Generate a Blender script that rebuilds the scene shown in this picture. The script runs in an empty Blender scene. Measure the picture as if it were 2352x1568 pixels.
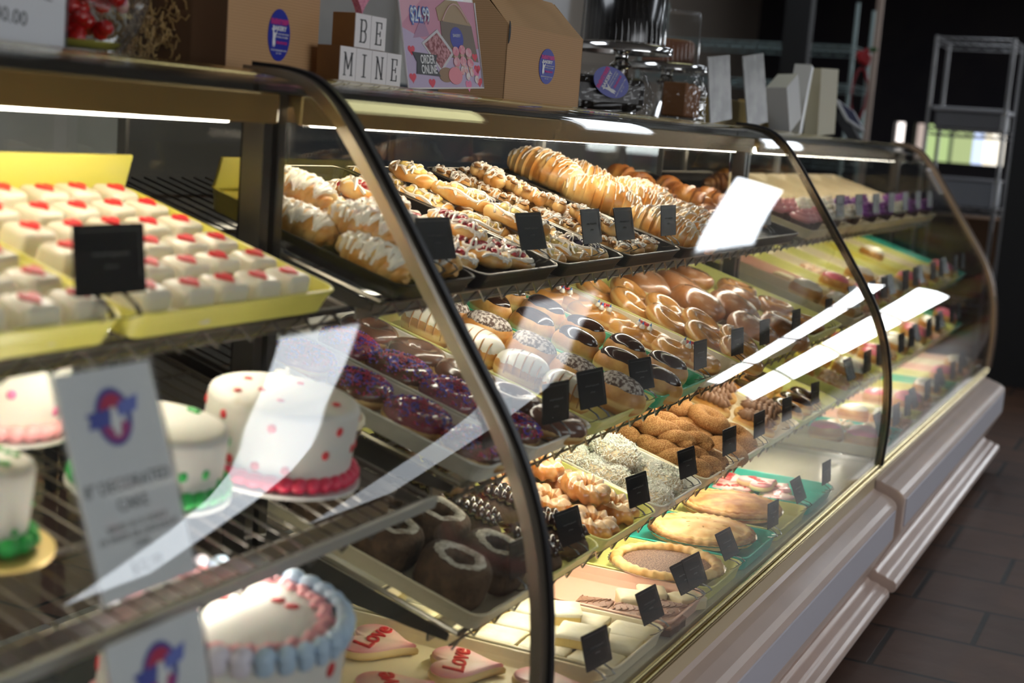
import bpy, bmesh, math, random
from mathutils import Vector, Matrix, noise, Euler
PI = math.pi
R = math.radians
random.seed(7)
S = bpy.context.scene
COL = S.collection

# ------------------------------------------------------------------ camera
def make_camera():
    yaw, pitch, roll = 1.1338, 0.1491, 0.0762
    f = Vector((math.sin(yaw)*math.cos(pitch), math.cos(yaw)*math.cos(pitch), -math.sin(pitch)))
    r = Vector((math.cos(yaw), -math.sin(yaw), 0)); u = r.cross(f)
    c, s = math.cos(roll), math.sin(roll)
    r2 = r*c + u*s; u2 = -r*s + u*c
    cd = bpy.data.cameras.new('camera'); co = bpy.data.objects.new('camera', cd); COL.objects.link(co)
    m = Matrix((r2, u2, -f)).transposed().to_4x4(); m.translation = Vector((-1.6494, -0.7004, 1.2766))
    co.matrix_world = m
    cd.lens = 50; cd.sensor_width = 36; cd.clip_start = .02
    cd.dof.use_dof = True; cd.dof.focus_distance = 2.75; cd.dof.aperture_fstop = 3.3
    S.camera = co
make_camera()
S.view_settings.view_transform = 'Standard'; S.view_settings.look = 'None'
S.view_settings.exposure = 0.1; S.view_settings.gamma = 1.0
try: S.view_settings.use_curve_mapping = False
except Exception: pass
S.cycles.transparent_max_bounces = 40
S.cycles.max_bounces = 10
TUBE = 62.0        # case light tubes
CEIL = 5.5         # ceiling troffers
FRONT_FILL = 3.0     # unseen panel behind the camera, added as soft fill light
DAY = 10.0         # daylight windows
w = bpy.data.worlds.new('world'); S.world = w; w.use_nodes = True
w.node_tree.nodes['Background'].inputs[0].default_value = (.75, .82, 1, 1)
w.node_tree.nodes['Background'].inputs[1].default_value = .02

# ------------------------------------------------------------------ materials
MC = {}
def mat(name, col, rough=.5, metal=0, coat=0, col2=None, ns=20, bump=0, bs=60, emit=None, es=0, sss=0, trans=0, spec=None, grad=None, detail=4, ramp=(.4, .62)):
    if name in MC: return MC[name]
    m = bpy.data.materials.new(name); m.use_nodes = True; nt = m.node_tree; N = nt.nodes; Lk = nt.links
    b = N['Principled BSDF']; b.inputs['Base Color'].default_value = (*col, 1)
    b.inputs['Roughness'].default_value = rough; b.inputs['Metallic'].default_value = metal
    if coat: b.inputs['Coat Weight'].default_value = coat; b.inputs['Coat Roughness'].default_value = .2 if bump else .12
    if sss: b.inputs['Subsurface Weight'].default_value = sss; b.inputs['Subsurface Scale'].default_value = .006
    if trans: b.inputs['Transmission Weight'].default_value = trans
    if spec is not None: b.inputs['Specular IOR Level'].default_value = spec
    if emit: b.inputs['Emission Color'].default_value = (*emit, 1); b.inputs['Emission Strength'].default_value = es
    tc = N.new('ShaderNodeTexCoord')
    if col2:
        n = N.new('ShaderNodeTexNoise'); n.inputs['Scale'].default_value = ns; n.inputs['Detail'].default_value = detail
        Lk.new(tc.outputs['Object'], n.inputs['Vector'])
        cr = N.new('ShaderNodeValToRGB'); e = cr.color_ramp.elements
        e[0].position = ramp[0]; e[0].color = (*col, 1); e[1].position = ramp[1]; e[1].color = (*col2, 1)
        Lk.new(n.outputs['Fac'], cr.inputs[0]); out = cr.outputs[0]
        if grad:    # a baked pale band round the middle of fried dough: (z height, half width, colour)
            sx = N.new('ShaderNodeSeparateXYZ'); Lk.new(tc.outputs['Object'], sx.inputs[0])
            a = N.new('ShaderNodeMath'); a.operation = 'SUBTRACT'; Lk.new(sx.outputs[2], a.inputs[0]); a.inputs[1].default_value = grad[0]
            a2 = N.new('ShaderNodeMath'); a2.operation = 'ABSOLUTE'; Lk.new(a.outputs[0], a2.inputs[0])
            mr = N.new('ShaderNodeMapRange'); Lk.new(a2.outputs[0], mr.inputs[0]); mr.inputs[1].default_value = grad[1]*.4
            mr.inputs[2].default_value = grad[1]; mr.inputs[3].default_value = 1; mr.inputs[4].default_value = 0
            mx = N.new('ShaderNodeMix'); mx.data_type = 'RGBA'; Lk.new(mr.outputs[0], mx.inputs[0]); Lk.new(out, mx.inputs[6]); mx.inputs[7].default_value = (*grad[2], 1)
            out = mx.outputs[2]
        Lk.new(out, b.inputs['Base Color'])
    if bump:
        n2 = N.new('ShaderNodeTexNoise'); n2.inputs['Scale'].default_value = bs; n2.inputs['Detail'].default_value = 5
        Lk.new(tc.outputs['Object'], n2.inputs['Vector'])
        bp = N.new('ShaderNodeBump'); bp.inputs['Strength'].default_value = bump; bp.inputs['Distance'].default_value = .003
        Lk.new(n2.outputs['Fac'], bp.inputs['Height']); Lk.new(bp.outputs[0], b.inputs['Normal'])
    MC[name] = m
    return m
def glass(name, tint=(1, 1, 1), ior=1.5, rough=.0, boost=1.0):
    if name in MC: return MC[name]
    m = bpy.data.materials.new(name); m.use_nodes = True; nt = m.node_tree; N = nt.nodes; Lk = nt.links; N.clear()
    o = N.new('ShaderNodeOutputMaterial'); t = N.new('ShaderNodeBsdfTransparent'); t.inputs[0].default_value = (*tint, 1)
    g = N.new('ShaderNodeBsdfGlossy'); g.inputs['Roughness'].default_value = rough
    fr = N.new('ShaderNodeFresnel'); ge = N.new('ShaderNodeNewGeometry'); mr = N.new('ShaderNodeMapRange'); mr.inputs[3].default_value = ior; mr.inputs[4].default_value = 1/ior
    Lk.new(ge.outputs['Backfacing'], mr.inputs[0]); Lk.new(mr.outputs[0], fr.inputs[0])
    mu = N.new('ShaderNodeMath'); mu.operation = 'MULTIPLY'; mu.use_clamp = True; mu.inputs[1].default_value = boost; Lk.new(fr.outputs[0], mu.inputs[0])
    mx = N.new('ShaderNodeMixShader'); Lk.new(mu.outputs[0], mx.inputs[0]); Lk.new(t.outputs[0], mx.inputs[1]); Lk.new(g.outputs[0], mx.inputs[2]); Lk.new(mx.outputs[0], o.inputs[0])
    MC[name] = m; return m
def emis(name, col, st):
    if name in MC: return MC[name]
    m = bpy.data.materials.new(name); m.use_nodes = True; N = m.node_tree.nodes; N.clear()
    o = N.new('ShaderNodeOutputMaterial'); e = N.new('ShaderNodeEmission'); e.inputs[0].default_value = (*col, 1); e.inputs[1].default_value = st
    m.node_tree.links.new(e.outputs[0], o.inputs[0]); MC[name] = m; return m

GLASS = glass('case glass', (.985, .995, .985), 1.5)
CLEAR = glass('clear acrylic', (.97, .98, .98), 1.45)
FILM = glass('clear film', (.96, .96, .96), 1.5, .04, 1.3)
BRASS = mat('brass', (.72, .58, .25), .22, 1)
GOLD = mat('gold anodised', (.62, .52, .30), .3, 1)
CHROME = mat('chrome', (.75, .75, .74), .12, 1)
STEEL = mat('brushed steel', (.5, .49, .46), .3, 1)
WIRE = mat('shelf wire', (.27, .25, .22), .32, 1)
BLACKM = mat('black gasket', (.012, .012, .014), .45)
CHARC = mat('dark pan', (.006, .006, .0065), .45, spec=.15)
BEIGE = mat('beige bumper', (.66, .51, .43), .38, coat=.15, col2=(.62, .48, .41), ns=6)
LILAC = mat('lilac grey panel', (.58, .56, .62), .38)
TAN = mat('tan rail base', (.55, .44, .27), .4)
DECK = mat('cream deck', (.62, .58, .48), .25, coat=.3)
AMBER = mat('amber canopy', (.34, .22, .07), .25, .6, col2=(.27, .17, .05), ns=3)
LENS = mat('milky light lens', (.75, .75, .55), .25)
YEL = mat('yellow tray', (.72, .66, .13), .35, coat=.2)
LIME = mat('lime tray', (.72, .72, .24), .35, coat=.2)
CREAM = mat('cream tray', (.78, .70, .50), .35, coat=.2)
WHITEP = mat('white tray', (.80, .78, .70), .3, coat=.2)
GREEN = mat('green tray', (.08, .48, .27), .3, coat=.2)
TEAL = mat('teal tray', (.04, .50, .40), .3, coat=.2)
PINK = mat('pink tray', (.80, .50, .38), .35, coat=.2)
PAPER = mat('baking paper', (.78, .74, .64), .6)
GLZ = mat('glazed dough', (.52, .235, .065), .3, coat=.9, col2=(.62, .32, .10), ns=25, bump=.4, bs=140, grad=(.018, .007, (.74, .48, .20)))
GLZP = mat('pale glazed dough', (.58, .25, .045), .3, coat=.8, col2=(.68, .35, .085), ns=25, bump=.35, bs=160, grad=(.016, .005, (.78, .50, .18)))
DARKGL = mat('brown glazed dough', (.34, .13, .035), .3, coat=.8, col2=(.52, .26, .11), ns=18, bump=.5, bs=90)
BUN = mat('fried bun', (.52, .23, .05), .5, coat=.2, col2=(.70, .40, .12), ns=26, bump=.9, bs=55, grad=(.02, .007, (.80, .56, .25)))
CROI = mat('croissant crust', (.30, .10, .02), .35, coat=.4, col2=(.60, .29, .07), ns=22, bump=.5, bs=80)
PASTRY = mat('puff pastry', (.60, .27, .05), .4, coat=.3, col2=(.86, .62, .25), ns=16, bump=.6, bs=70)
CHOC = mat('chocolate icing', (.035, .012, .006), .14, coat=.8, bump=.15, bs=60)
MCHOC = mat('milk chocolate icing', (.15, .065, .04), .22, coat=.6, bump=.2, bs=60)
LCHOC = mat('piped chocolate cream', (.24, .125, .07), .5, bump=.2, bs=90)
FUDGE = mat('fudge frosting', (.30, .15, .09), .5, bump=.5, bs=50)
DCAKE = mat('dark cake', (.075, .040, .020), .8, col2=(.13, .072, .036), ns=60, bump=.8, bs=150)
SUGRIM = mat('sugar crust', (.82, .78, .68), .8, col2=(.45, .38, .30), ns=110, bump=.9, bs=300)
ICE = mat('white icing', (.86, .82, .70), .3, coat=.5, sss=.1)
ICE2 = mat('cream icing', (.88, .78, .55), .4, coat=.2)
DRIZ = mat('drizzled icing', (.90, .86, .78), .35, coat=.5)
POWD = mat('powdered chocolate top', (.10, .06, .045), .8, col2=(.62, .56, .50), ns=170, bump=.6, bs=250, ramp=(.42, .58))
CINN = mat('cinnamon sugar dough', (.34, .14, .035), .8, col2=(.62, .34, .13), ns=420, bump=.8, bs=420, ramp=(.45, .6))
CARA = mat('caramel glaze dough', (.52, .18, .035), .3, coat=.8, col2=(.74, .40, .15), ns=25, bump=.4, bs=60)
COCO = mat('coconut flakes', (.93, .90, .84), .8, col2=(.86, .80, .70), ns=60)
CHERRY = mat('cherry filling', (.30, .012, .025), .2, coat=.9, col2=(.42, .03, .05), ns=60, bump=.6, bs=120)
BLUEB = mat('blueberry filling', (.025, .018, .05), .25, coat=.7, bump=.8, bs=130)
CHEESE = mat('sweet cheese filling', (.84, .66, .22), .35, coat=.5, bump=.4, bs=60)
PECAN = mat('pecan filling', (.35, .16, .05), .35, coat=.6, col2=(.50, .26, .09), ns=70, bump=1, bs=110)
REDI = mat('red icing', (.62, .02, .03), .3, coat=.4)
BLUEI = mat('blue icing', (.03, .20, .62), .3, coat=.4)
GREENI = mat('green icing', (.03, .42, .09), .35)
PINKI = mat('pink icing', (.86, .38, .42), .4, coat=.2)
SPR_R = mat('red and blue sprinkles', (.55, .05, .12), .4, col2=(.12, .10, .62), ns=110, ramp=(.49, .51), detail=0)
CRUST = mat('pie crust', (.60, .31, .08), .6, col2=(.80, .57, .24), ns=24, bump=.5, bs=60)
CRUST2 = mat('browned pie crust', (.36, .13, .03), .6, col2=(.66, .36, .12), ns=22, bump=.5, bs=60)
SUGPIE = mat('sugared chocolate filling', (.09, .03, .012), .6, col2=(.34, .20, .12), ns=330, bump=.8, bs=220, ramp=(.42, .62))
FOIL = mat('foil tin', (.66, .64, .60), .25, 1)
BARTOP = mat('powdered bar top', (.90, .86, .70), .7, col2=(.86, .77, .50), ns=12, bump=.6, bs=50)
BARSIDE = mat('lemon bar side', (.82, .62, .22), .5, bump=.4, bs=90)
KRAFT = mat('kraft board', (.50, .29, .135), .7)
def kraft_ribs():
    m = KRAFT; N = m.node_tree.nodes; Lk = m.node_tree.links; b = N['Principled BSDF']
    tc = N.new('ShaderNodeTexCoord'); wv = N.new('ShaderNodeTexWave'); wv.bands_direction = 'Z'; wv.inputs['Scale'].default_value = 75
    Lk.new(tc.outputs['Object'], wv.inputs['Vector'])
    cr = N.new('ShaderNodeValToRGB'); cr.color_ramp.elements[0].color = (.46, .265, .12, 1); cr.color_ramp.elements[1].color = (.54, .32, .155, 1)
    Lk.new(wv.outputs['Fac'], cr.inputs[0]); Lk.new(cr.outputs[0], b.inputs['Base Color'])
kraft_ribs()
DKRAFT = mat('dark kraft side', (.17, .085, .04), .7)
STK = mat('blue sticker', (.022, .035, .36), .35)
WHT = mat('white print', (.85, .85, .85), .5)
MAG = mat('magenta print', (.55, .03, .25), .5)
BLK = mat('black print', (.01, .01, .012), .5)
GRYP = mat('grey print', (.12, .12, .13), .6)
CARD = mat('black card', (.006, .006, .0065), .35, spec=.3)
CHALK = mat('faded card lettering', (.20, .20, .20), .6)
SIGNW = mat('white paper', (.84, .83, .86), .5)
WOOD = mat('walnut block side', (.22, .10, .03), .5, col2=(.28, .13, .04), ns=10)
BLOCKW = mat('white block face', (.80, .77, .77), .5)

# ------------------------------------------------------------------ helpers
def link(o, parent=None):
    COL.objects.link(o)
    if parent is not None: o.parent = parent
    return o
def mesh(name, v, f, m, parent=None, smooth=True, mi=None, loc=None):
    me = bpy.data.meshes.new(name); me.from_pydata([tuple(p) for p in v], [], f)
    for k in (m if isinstance(m, (list, tuple)) else [m]): me.materials.append(k)
    if smooth: me.polygons.foreach_set('use_smooth', [True]*len(me.polygons))
    if mi: me.polygons.foreach_set('material_index', mi)
    me.update()
    if smooth: me.set_sharp_from_angle(angle=R(55))
    o = bpy.data.objects.new(name, me); link(o, parent)
    if loc: o.location = loc
    return o
class MB:
    def __init__(s): s.v = []; s.f = []
    def add(s, v, f, M=None):
        o = len(s.v); s.v += [(M @ Vector(p)) if M else Vector(p) for p in v]; s.f += [tuple(i+o for i in q) for q in f]; return s
    def box(s, a, b, M=None):
        x0, y0, z0 = a; x1, y1, z1 = b
        return s.add([(x0,y0,z0),(x1,y0,z0),(x1,y1,z0),(x0,y1,z0),(x0,y0,z1),(x1,y0,z1),(x1,y1,z1),(x0,y1,z1)],
              [(3,2,1,0),(4,5,6,7),(0,1,5,4),(1,2,6,5),(2,3,7,6),(3,0,4,7)], M)
    def tube(s, pts, r, n=6, closed=False, M=None):
        pts = [Vector(p) for p in pts]; k = len(pts); v = []; f = []; up = Vector((0, 0, 1))
        for i, p in enumerate(pts):
            a = pts[(i-1) % k] if (closed or i > 0) else p; b = pts[(i+1) % k] if (closed or i < k-1) else p
            t = (b-a); t = t.normalized() if t.length > 1e-9 else Vector((1, 0, 0))
            u = t.cross(up)
            if u.length < .05: u = t.cross(Vector((0, 1, 0)))
            u.normalize(); w_ = u.cross(t); rr = r(i/(k-1 if k > 1 else 1)) if callable(r) else r
            for j in range(n): q = 2*PI*j/n; v.append(p+u*math.cos(q)*rr+w_*math.sin(q)*rr)
        for i in range(k if closed else k-1):
            i2 = (i+1) % k
            for j in range(n): f.append((i*n+j, i*n+(j+1) % n, i2*n+(j+1) % n, i2*n+j))
        if not closed: f.append(tuple(range(n-1, -1, -1))); f.append(tuple((k-1)*n+j for j in range(n)))
        return s.add(v, f, M)
    def surf(s, fn, nu, nv, wu=False, wv=False, M=None):
        v = []; f = []
        for i in range(nu):
            for j in range(nv): v.append(fn(i/(nu if wu else nu-1), j/(nv if wv else nv-1)))
        for i in range(nu if wu else nu-1):
            for j in range(nv if wv else nv-1):
                f.append((i*nv+j, ((i+1) % nu)*nv+j, ((i+1) % nu)*nv+(j+1) % nv, i*nv+(j+1) % nv))
        return s.add(v, f, M)
    def lathe(s, prof, n=40, M=None): # prof: [(r,z)]
        def fn(u, j): r, z = prof[int(round(j*(len(prof)-1)))]; return (r*math.cos(2*PI*u), r*math.sin(2*PI*u), z)
        return s.surf(fn, n, len(prof), True, False, M)
    def prism(s, pts, x0, x1, M=None):   # polygon (y,z) drawn along x
        n = len(pts); v = [(x0, y, z) for y, z in pts]+[(x1, y, z) for y, z in pts]
        f = [tuple(range(n)), tuple(range(2*n-1, n-1, -1))]+[(i, i+n, (i+1) % n+n, (i+1) % n) for i in range(n)]
        return s.add(v, f, M)
    def plate(s, pts, z0, z1, M=None):   # polygon (x,y) raised z0..z1
        n = len(pts); v = [(x, y, z0) for x, y in pts]+[(x, y, z1) for x, y in pts]
        f = [tuple(range(n-1, -1, -1)), tuple(range(n, 2*n))]+[(i, (i+1) % n, (i+1) % n+n, i+n) for i in range(n)]
        return s.add(v, f, M)
    def blob(s, c, a, nz=.0, sc=40, n=12, M=None):
        c = Vector(c)
        def fn(u, v):
            th = 2*PI*u; ph = PI*v; d = Vector((math.sin(ph)*math.cos(th)*a[0], math.sin(ph)*math.sin(th)*a[1], math.cos(ph)*a[2]))
            return c+d*(1+nz*noise.noise((c+d)*sc))
        return s.surf(fn, n, max(5, n*2//3), True, False, M)
    def build(s, name, m, parent=None, smooth=True, bevel=0, loc=None):
        o = mesh(name, s.v, s.f, m, parent, smooth, loc=loc)
        if bevel:
            b = o.modifiers.new('bevel', 'BEVEL'); b.width = bevel; b.segments = 2; b.limit_method = 'ANGLE'
        return o
def thing(name, label, cat, group=None, loc=(0, 0, 0), rz=0):
    o = bpy.data.objects.new(name, None); COL.objects.link(o); o.empty_display_size = .02
    o.location = loc; o.rotation_euler = (0, 0, rz); return tag(o, label, cat, group)
def tag(o, label, cat, group=None, kind=None):
    o['label'] = label; o['category'] = cat
    if group: o['group'] = group
    if kind: o['kind'] = kind
    return o
def struct(o): o['kind'] = 'structure'; return o
def stuff(o): o['kind'] = 'stuff'; return o
def kids(o): return [c for c in list(o.children)]
def dup(root, label, group=None):
    def cp(o, par):
        c = o.copy(); COL.objects.link(c); c.parent = par
        if par is not None: c.matrix_parent_inverse = o.matrix_parent_inverse.copy()
        for k in kids(o): cp(k, c)
        return c
    r = cp(root, None); r['label'] = label
    if group: r['group'] = group
    return r
class Kind:     # the first use takes the built thing itself, later uses copy it
    def __init__(s, roots): s.r = roots; s.used = [False]*len(roots); s.i = 0
    def get(s, label, group):
        i = s.i % len(s.r); s.i += 1
        if not s.used[i]: s.used[i] = True; o = s.r[i]; o['label'] = label; o['group'] = group; return o
        return dup(s.r[i], label, group)
TILT = R(16)
SHELF = {'s1': (.305, 1.03, TILT), 's2': (.16, .795, TILT), 's3': (.15, .585, TILT), 'dk': (.04, .43, 0)}
def SM(s, x, d, h=0, rz=0, rx=0, sc=1):
    y0, z0, t = SHELF[s]
    return Matrix.Translation((x, y0, z0)) @ Matrix.Rotation(t, 4, 'X') @ Matrix.Translation((0, d, h)) @ Matrix.Rotation(rz, 4, 'Z') @ Matrix.Rotation(rx, 4, 'X') @ Matrix.Scale(sc, 4)
def setm(o, m):
    loc, q, sc = m.decompose(); o.location = loc; o.rotation_euler = q.to_euler(); o.scale = sc; return o
ORD = ['first', 'second', 'third', 'fourth', 'fifth', 'sixth', 'seventh', 'eighth', 'ninth', 'tenth', 'eleventh', 'twelfth', 'thirteenth', 'fourteenth', 'fifteenth', 'sixteenth']
def text(name, s, size, m, parent, M, ext=.0004, sx=1.0, align='CENTER', bold=0):
    c = bpy.data.curves.new(name, 'FONT'); c.body = s; c.size = size; c.extrude = ext; c.align_x = align; c.align_y = 'CENTER'; c.offset = bold; c.resolution_u = 3
    t = bpy.data.objects.new(name, c); COL.objects.link(t)
    dg = bpy.context.evaluated_depsgraph_get(); me = bpy.data.meshes.new_from_object(t.evaluated_get(dg))
    bpy.data.objects.remove(t); bpy.data.curves.remove(c)
    me.transform(M @ Matrix.Diagonal((sx, 1, 1, 1))); me.materials.clear(); me.materials.append(m)
    o = bpy.data.objects.new(name, me); return link(o, parent)
def catmull(pr, n=6):
    P = [Vector(a) for a in pr]; P = [2*P[0]-P[1]]+P+[2*P[-1]-P[-2]]; out = []
    for i in range(1, len(P)-2):
        for k in range(n):
            t = k/n; a, b, c, d = P[i-1:i+3]; out.append(.5*(2*b+(c-a)*t+(2*a-5*b+4*c-d)*t*t+(3*b-a-3*c+d)*t**3))
    out.append(P[-2]); return out

# ------------------------------------------------------------------ the room
FLM = mat('slate floor', (.085, .045, .028), .45, col2=(.13, .07, .042), ns=3, bump=.5, bs=9)
def floor_nodes():
    m = FLM; N = m.node_tree.nodes; Lk = m.node_tree.links; b = N['Principled BSDF']
    tc = N.new('ShaderNodeTexCoord'); mp = N.new('ShaderNodeMapping'); mp.inputs['Rotation'].default_value = (0, 0, PI/2); mp.inputs['Location'].default_value = (.1, .02, 0)
    br = N.new('ShaderNodeTexBrick'); br.inputs['Scale'].default_value = 1; br.inputs['Mortar Size'].default_value = .008
    br.inputs['Brick Width'].default_value = .42; br.inputs['Row Height'].default_value = .32; br.inputs['Mortar Smooth'].default_value = .1
    br.inputs['Color1'].default_value = (.15, .075, .045, 1); br.inputs['Color2'].default_value = (.10, .05, .032, 1); br.inputs['Mortar'].default_value = (.016, .016, .014, 1)
    Lk.new(tc.outputs['Object'], mp.inputs[0]); Lk.new(mp.outputs[0], br.inputs[0])
    n = N.new('ShaderNodeTexNoise'); n.inputs['Scale'].default_value = 6; n.inputs['Detail'].default_value = 8; Lk.new(tc.outputs['Object'], n.inputs[0])
    mx = N.new('ShaderNodeMix'); mx.data_type = 'RGBA'; mx.blend_type = 'MULTIPLY'; mx.inputs[0].default_value = .6
    Lk.new(br.outputs[0], mx.inputs[6]); Lk.new(n.outputs[0], mx.inputs[7]); Lk.new(mx.outputs[2], b.inputs['Base Color'])
    ma = N.new('ShaderNodeMath'); ma.operation = 'SUBTRACT'; Lk.new(n.outputs[0], ma.inputs[0]); Lk.new(br.outputs[1], ma.inputs[1])
    bp = N.new('ShaderNodeBump'); bp.inputs['Strength'].default_value = .6; bp.inputs['Distance'].default_value = .006; Lk.new(ma.outputs[0], bp.inputs['Height']); Lk.new(bp.outputs[0], b.inputs['Normal'])
floor_nodes()
WALLG = mat('grey wall paint', (.36, .35, .34), .7, col2=(.31, .30, .29), ns=2)
WALLD = mat('dark wall', (.035, .03, .035), .8, col2=(.02, .018, .028), ns=1.5)
CEILM = mat('ceiling tile', (.20, .19, .18), .9)
struct(MB().box((-5, -5, -.1), (16, 5, 0)).build('floor', FLM, smooth=False))
struct(MB().box((-5, -5, 3), (16, 5, 3.1)).build('ceiling', CEILM, smooth=False))
struct(MB().box((-5, 3.2, 0), (7.2, 3.3, 3)).build('wall_back', WALLG, smooth=False))
struct(MB().box((7.2, 3.6, 0), (16, 3.7, 3)).build('wall_back_far', mat('brown grey wall', (.36, .31, .26), .8), smooth=False))
struct(MB().box((-5.1, -5, 0), (-5, 5, 3)).build('wall_left', WALLG, smooth=False))
FW = mat('front wall', (.05, .045, .04), .8)
struct(MB().box((-5, -5.1, 0), (-4, -5, 3)).box((1.5, -5.1, 0), (16, -5, 3)).box((-4, -5.1, 0), (1.5, -5, .7)).box((-4, -5.1, 2.6), (1.5, -5, 3)).build('wall_front', FW, smooth=False))
sw_ = struct(MB().box((-4.1, -5.2, .6), (1.6, -5.15, 2.7)).build('window_5', emis('front fill light', (.95, .97, 1), FRONT_FILL), smooth=False))  # glowing panel added out of view to lift bumpers and boxes
f_ = MB()
for xx in (-4, -2.2, -.35, 1.45): f_.box((xx, -5.08, .7), (xx+.06, -5.0, 2.6))
f_.build('window_frame', BLACKM, sw_, smooth=False)  # bars over the added fill panel
# the far right wall with its daylight openings
wl = MB()
XW = 13.0
wins = [(-3.9, -1.55, 1.1, 1.78), (-3.9, -1.55, 2.30, 2.62), (1.03, 1.9, 1.26, 1.62), (2.0, 2.1, 1.2, 1.62)]
ys = sorted({-5.0, 5.0, *[a for q in wins for a in q[:2]]})
for a, b in zip(ys[:-1], ys[1:]):
    z = 0
    for q in sorted([q for q in wins if q[0] <= a and q[1] >= b], key=lambda q: q[2]): wl.box((XW, a, z), (XW+.15, b, q[2])); z = q[3]
    wl.box((XW, a, z), (XW+.15, b, 3))
struct(wl.build('wall_right', WALLD, smooth=False))
def daymat(name, cols, st):
    m = emis(name, (1, 1, 1), st); N = m.node_tree.nodes; Lk = m.node_tree.links
    tc = N.new('ShaderNodeTexCoord'); sp = N.new('ShaderNodeSeparateXYZ'); Lk.new(tc.outputs['Generated'], sp.inputs[0]); cr = N.new('ShaderNodeValToRGB'); cr.color_ramp.interpolation = 'CONSTANT'
    e = cr.color_ramp.elements; e[0].position = 0; e[0].color = (*cols[0][1], 1)
    e[1].position = cols[1][0]; e[1].color = (*cols[1][1], 1)
    for p_, c in cols[2:]: q = e.new(p_); q.color = (*c, 1)
    Lk.new(sp.outputs[1], cr.inputs[0]); Lk.new(cr.outputs[0], N['Emission'].inputs[0]); return m
DAYW = emis('daylight', (.92, .96, 1), DAY)
DAYG = daymat('daylight over a lawn', [(0, (1, .93, .8)), (.2, (1, .9, .7)), (.27, (.55, .65, .9)), (.38, (.30, .36, .17)), (.58, (.07, .09, .05)), (.62, (.32, .42, .18)), (.88, (.35, .28, .25))], 1.5)
for i, (a, b, c, d) in enumerate(wins):
    wn = struct(MB().box((XW+.16, a-.05, c-.05), (XW+.18, b+.05, d+.05)).build('window_%d' % (i+1), DAYG if i == 2 else (DAYW if i < 2 else emis('daylight sliver', (1, .9, .85), 2.2)), smooth=False))
    fr = MB(); fr.box((XW-.02, a-.03, c-.03), (XW+.05, a, d+.03)); fr.box((XW-.02, b, c-.03), (XW+.05, b+.03, d+.03)); fr.box((XW-.02, a, d), (XW+.05, b, d+.03)); fr.box((XW-.02, a, c-.03), (XW+.05, b, c))
    if i < 2:
        for k in (.22, .47, .78): y = a+(b-a)*k; fr.box((XW-.02, y-.02, c), (XW+.05, y+.02, d))
    fr.build('window_frame', BLACKM, wn, smooth=False)
# ceiling troffers over the customer side, and two added panels behind the cases
TL = mat('troffer frame', (.5, .5, .5), .4)
troff = [((3.02, 3.62), (-3.3, -1.25), 'nearest the cakes'), ((5.4, 6.4), (-3.7, -1.3), 'in the middle of the aisle'), ((8.1, 9.6), (-1.15, -.42), 'towards the far windows'), ((4.94, 5.9), (.5, 1.1), 'over the middle case'), ((8.2, 9.2), (.2, .8), 'over the far case')]
troff += [((6.2, 7.4), (2.3, 2.9), 'added to brighten the wall by the rack'), ((2.6, 3.8), (.42, .85), 'warm one over the near case top'), ((-.2, 1.0), (1.3, 2.5), 'added to brighten the wall behind the near case')]  # rack and staff-side panels are unseen extras that lift dark background walls
for i, ((a, b), (c, d), t) in enumerate(troff):
    r = thing('ceiling_light', 'flat fluorescent ceiling panel '+t, 'light', 'ceiling panels', ((a+b)/2, (c+d)/2, 3))
    hx, hy = (b-a)/2, (d-c)/2
    MB().box((-hx, -hy, -.02), (hx, hy, -.012)).build('diffuser', emis('dim ceiling light', (.86, .92, 1), CEIL*.38) if i == 1 else emis('warm ceiling light', (.95, .92, .5), CEIL*.4) if i == 6 else emis('ceiling light', (.86, .92, 1), CEIL), r, smooth=False)
    f = MB(); f.box((-hx-.03, -hy-.03, -.025), (-hx, hy+.03, 0)); f.box((hx, -hy-.03, -.025), (hx+.03, hy+.03, 0)); f.box((-hx, -hy-.03, -.025), (hx, -hy, 0)); f.box((-hx, hy, -.025), (hx, hy+.03, 0))
    f.build('frame', TL, r, smooth=False)

# ------------------------------------------------------------------ the display cases
PROF = catmull([(.50, 1.322), (.44, 1.318), (.395, 1.306), (.355, 1.275), (.314, 1.225), (.26, 1.15), (.186, 1.042), (.127, .957), (.077, .883), (.042, .815), (.018, .745), (.002, .657), (-.005, .56), (-.003, .48), (0, .425)], 5)
def offs(pr, o):
    out = []
    for i, p in enumerate(pr):
        t = (pr[min(i+1, len(pr)-1)]-pr[max(i-1, 0)]).normalized(); n = Vector((t.y, -t.x)) if False else Vector((-t[1], t[0]))
        out.append(p-n*o)      # inwards
    return out
def strip(x0, x1, o0, o1, pr=PROF):
    A = offs(pr, o0); B = offs(pr, o1); v = []; f = []; n = len(pr)
    for x in (x0, x1): v += [(x, p[0], p[1]) for p in A]+[(x, p[0], p[1]) for p in B]
    for i in range(n-1):
        f += [(i, i+1, i+1+2*n, i+2*n), (n+i, n+i+2*n, n+i+1+2*n, n+i+1), (i, n+i, n+i+1, i+1), (2*n+i, 2*n+i+1, 3*n+i+1, 3*n+i)]
    f += [(0, 2*n, 3*n, n), (n-1, 2*n-1, 4*n-1, 3*n-1)]
    return v, f
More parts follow.
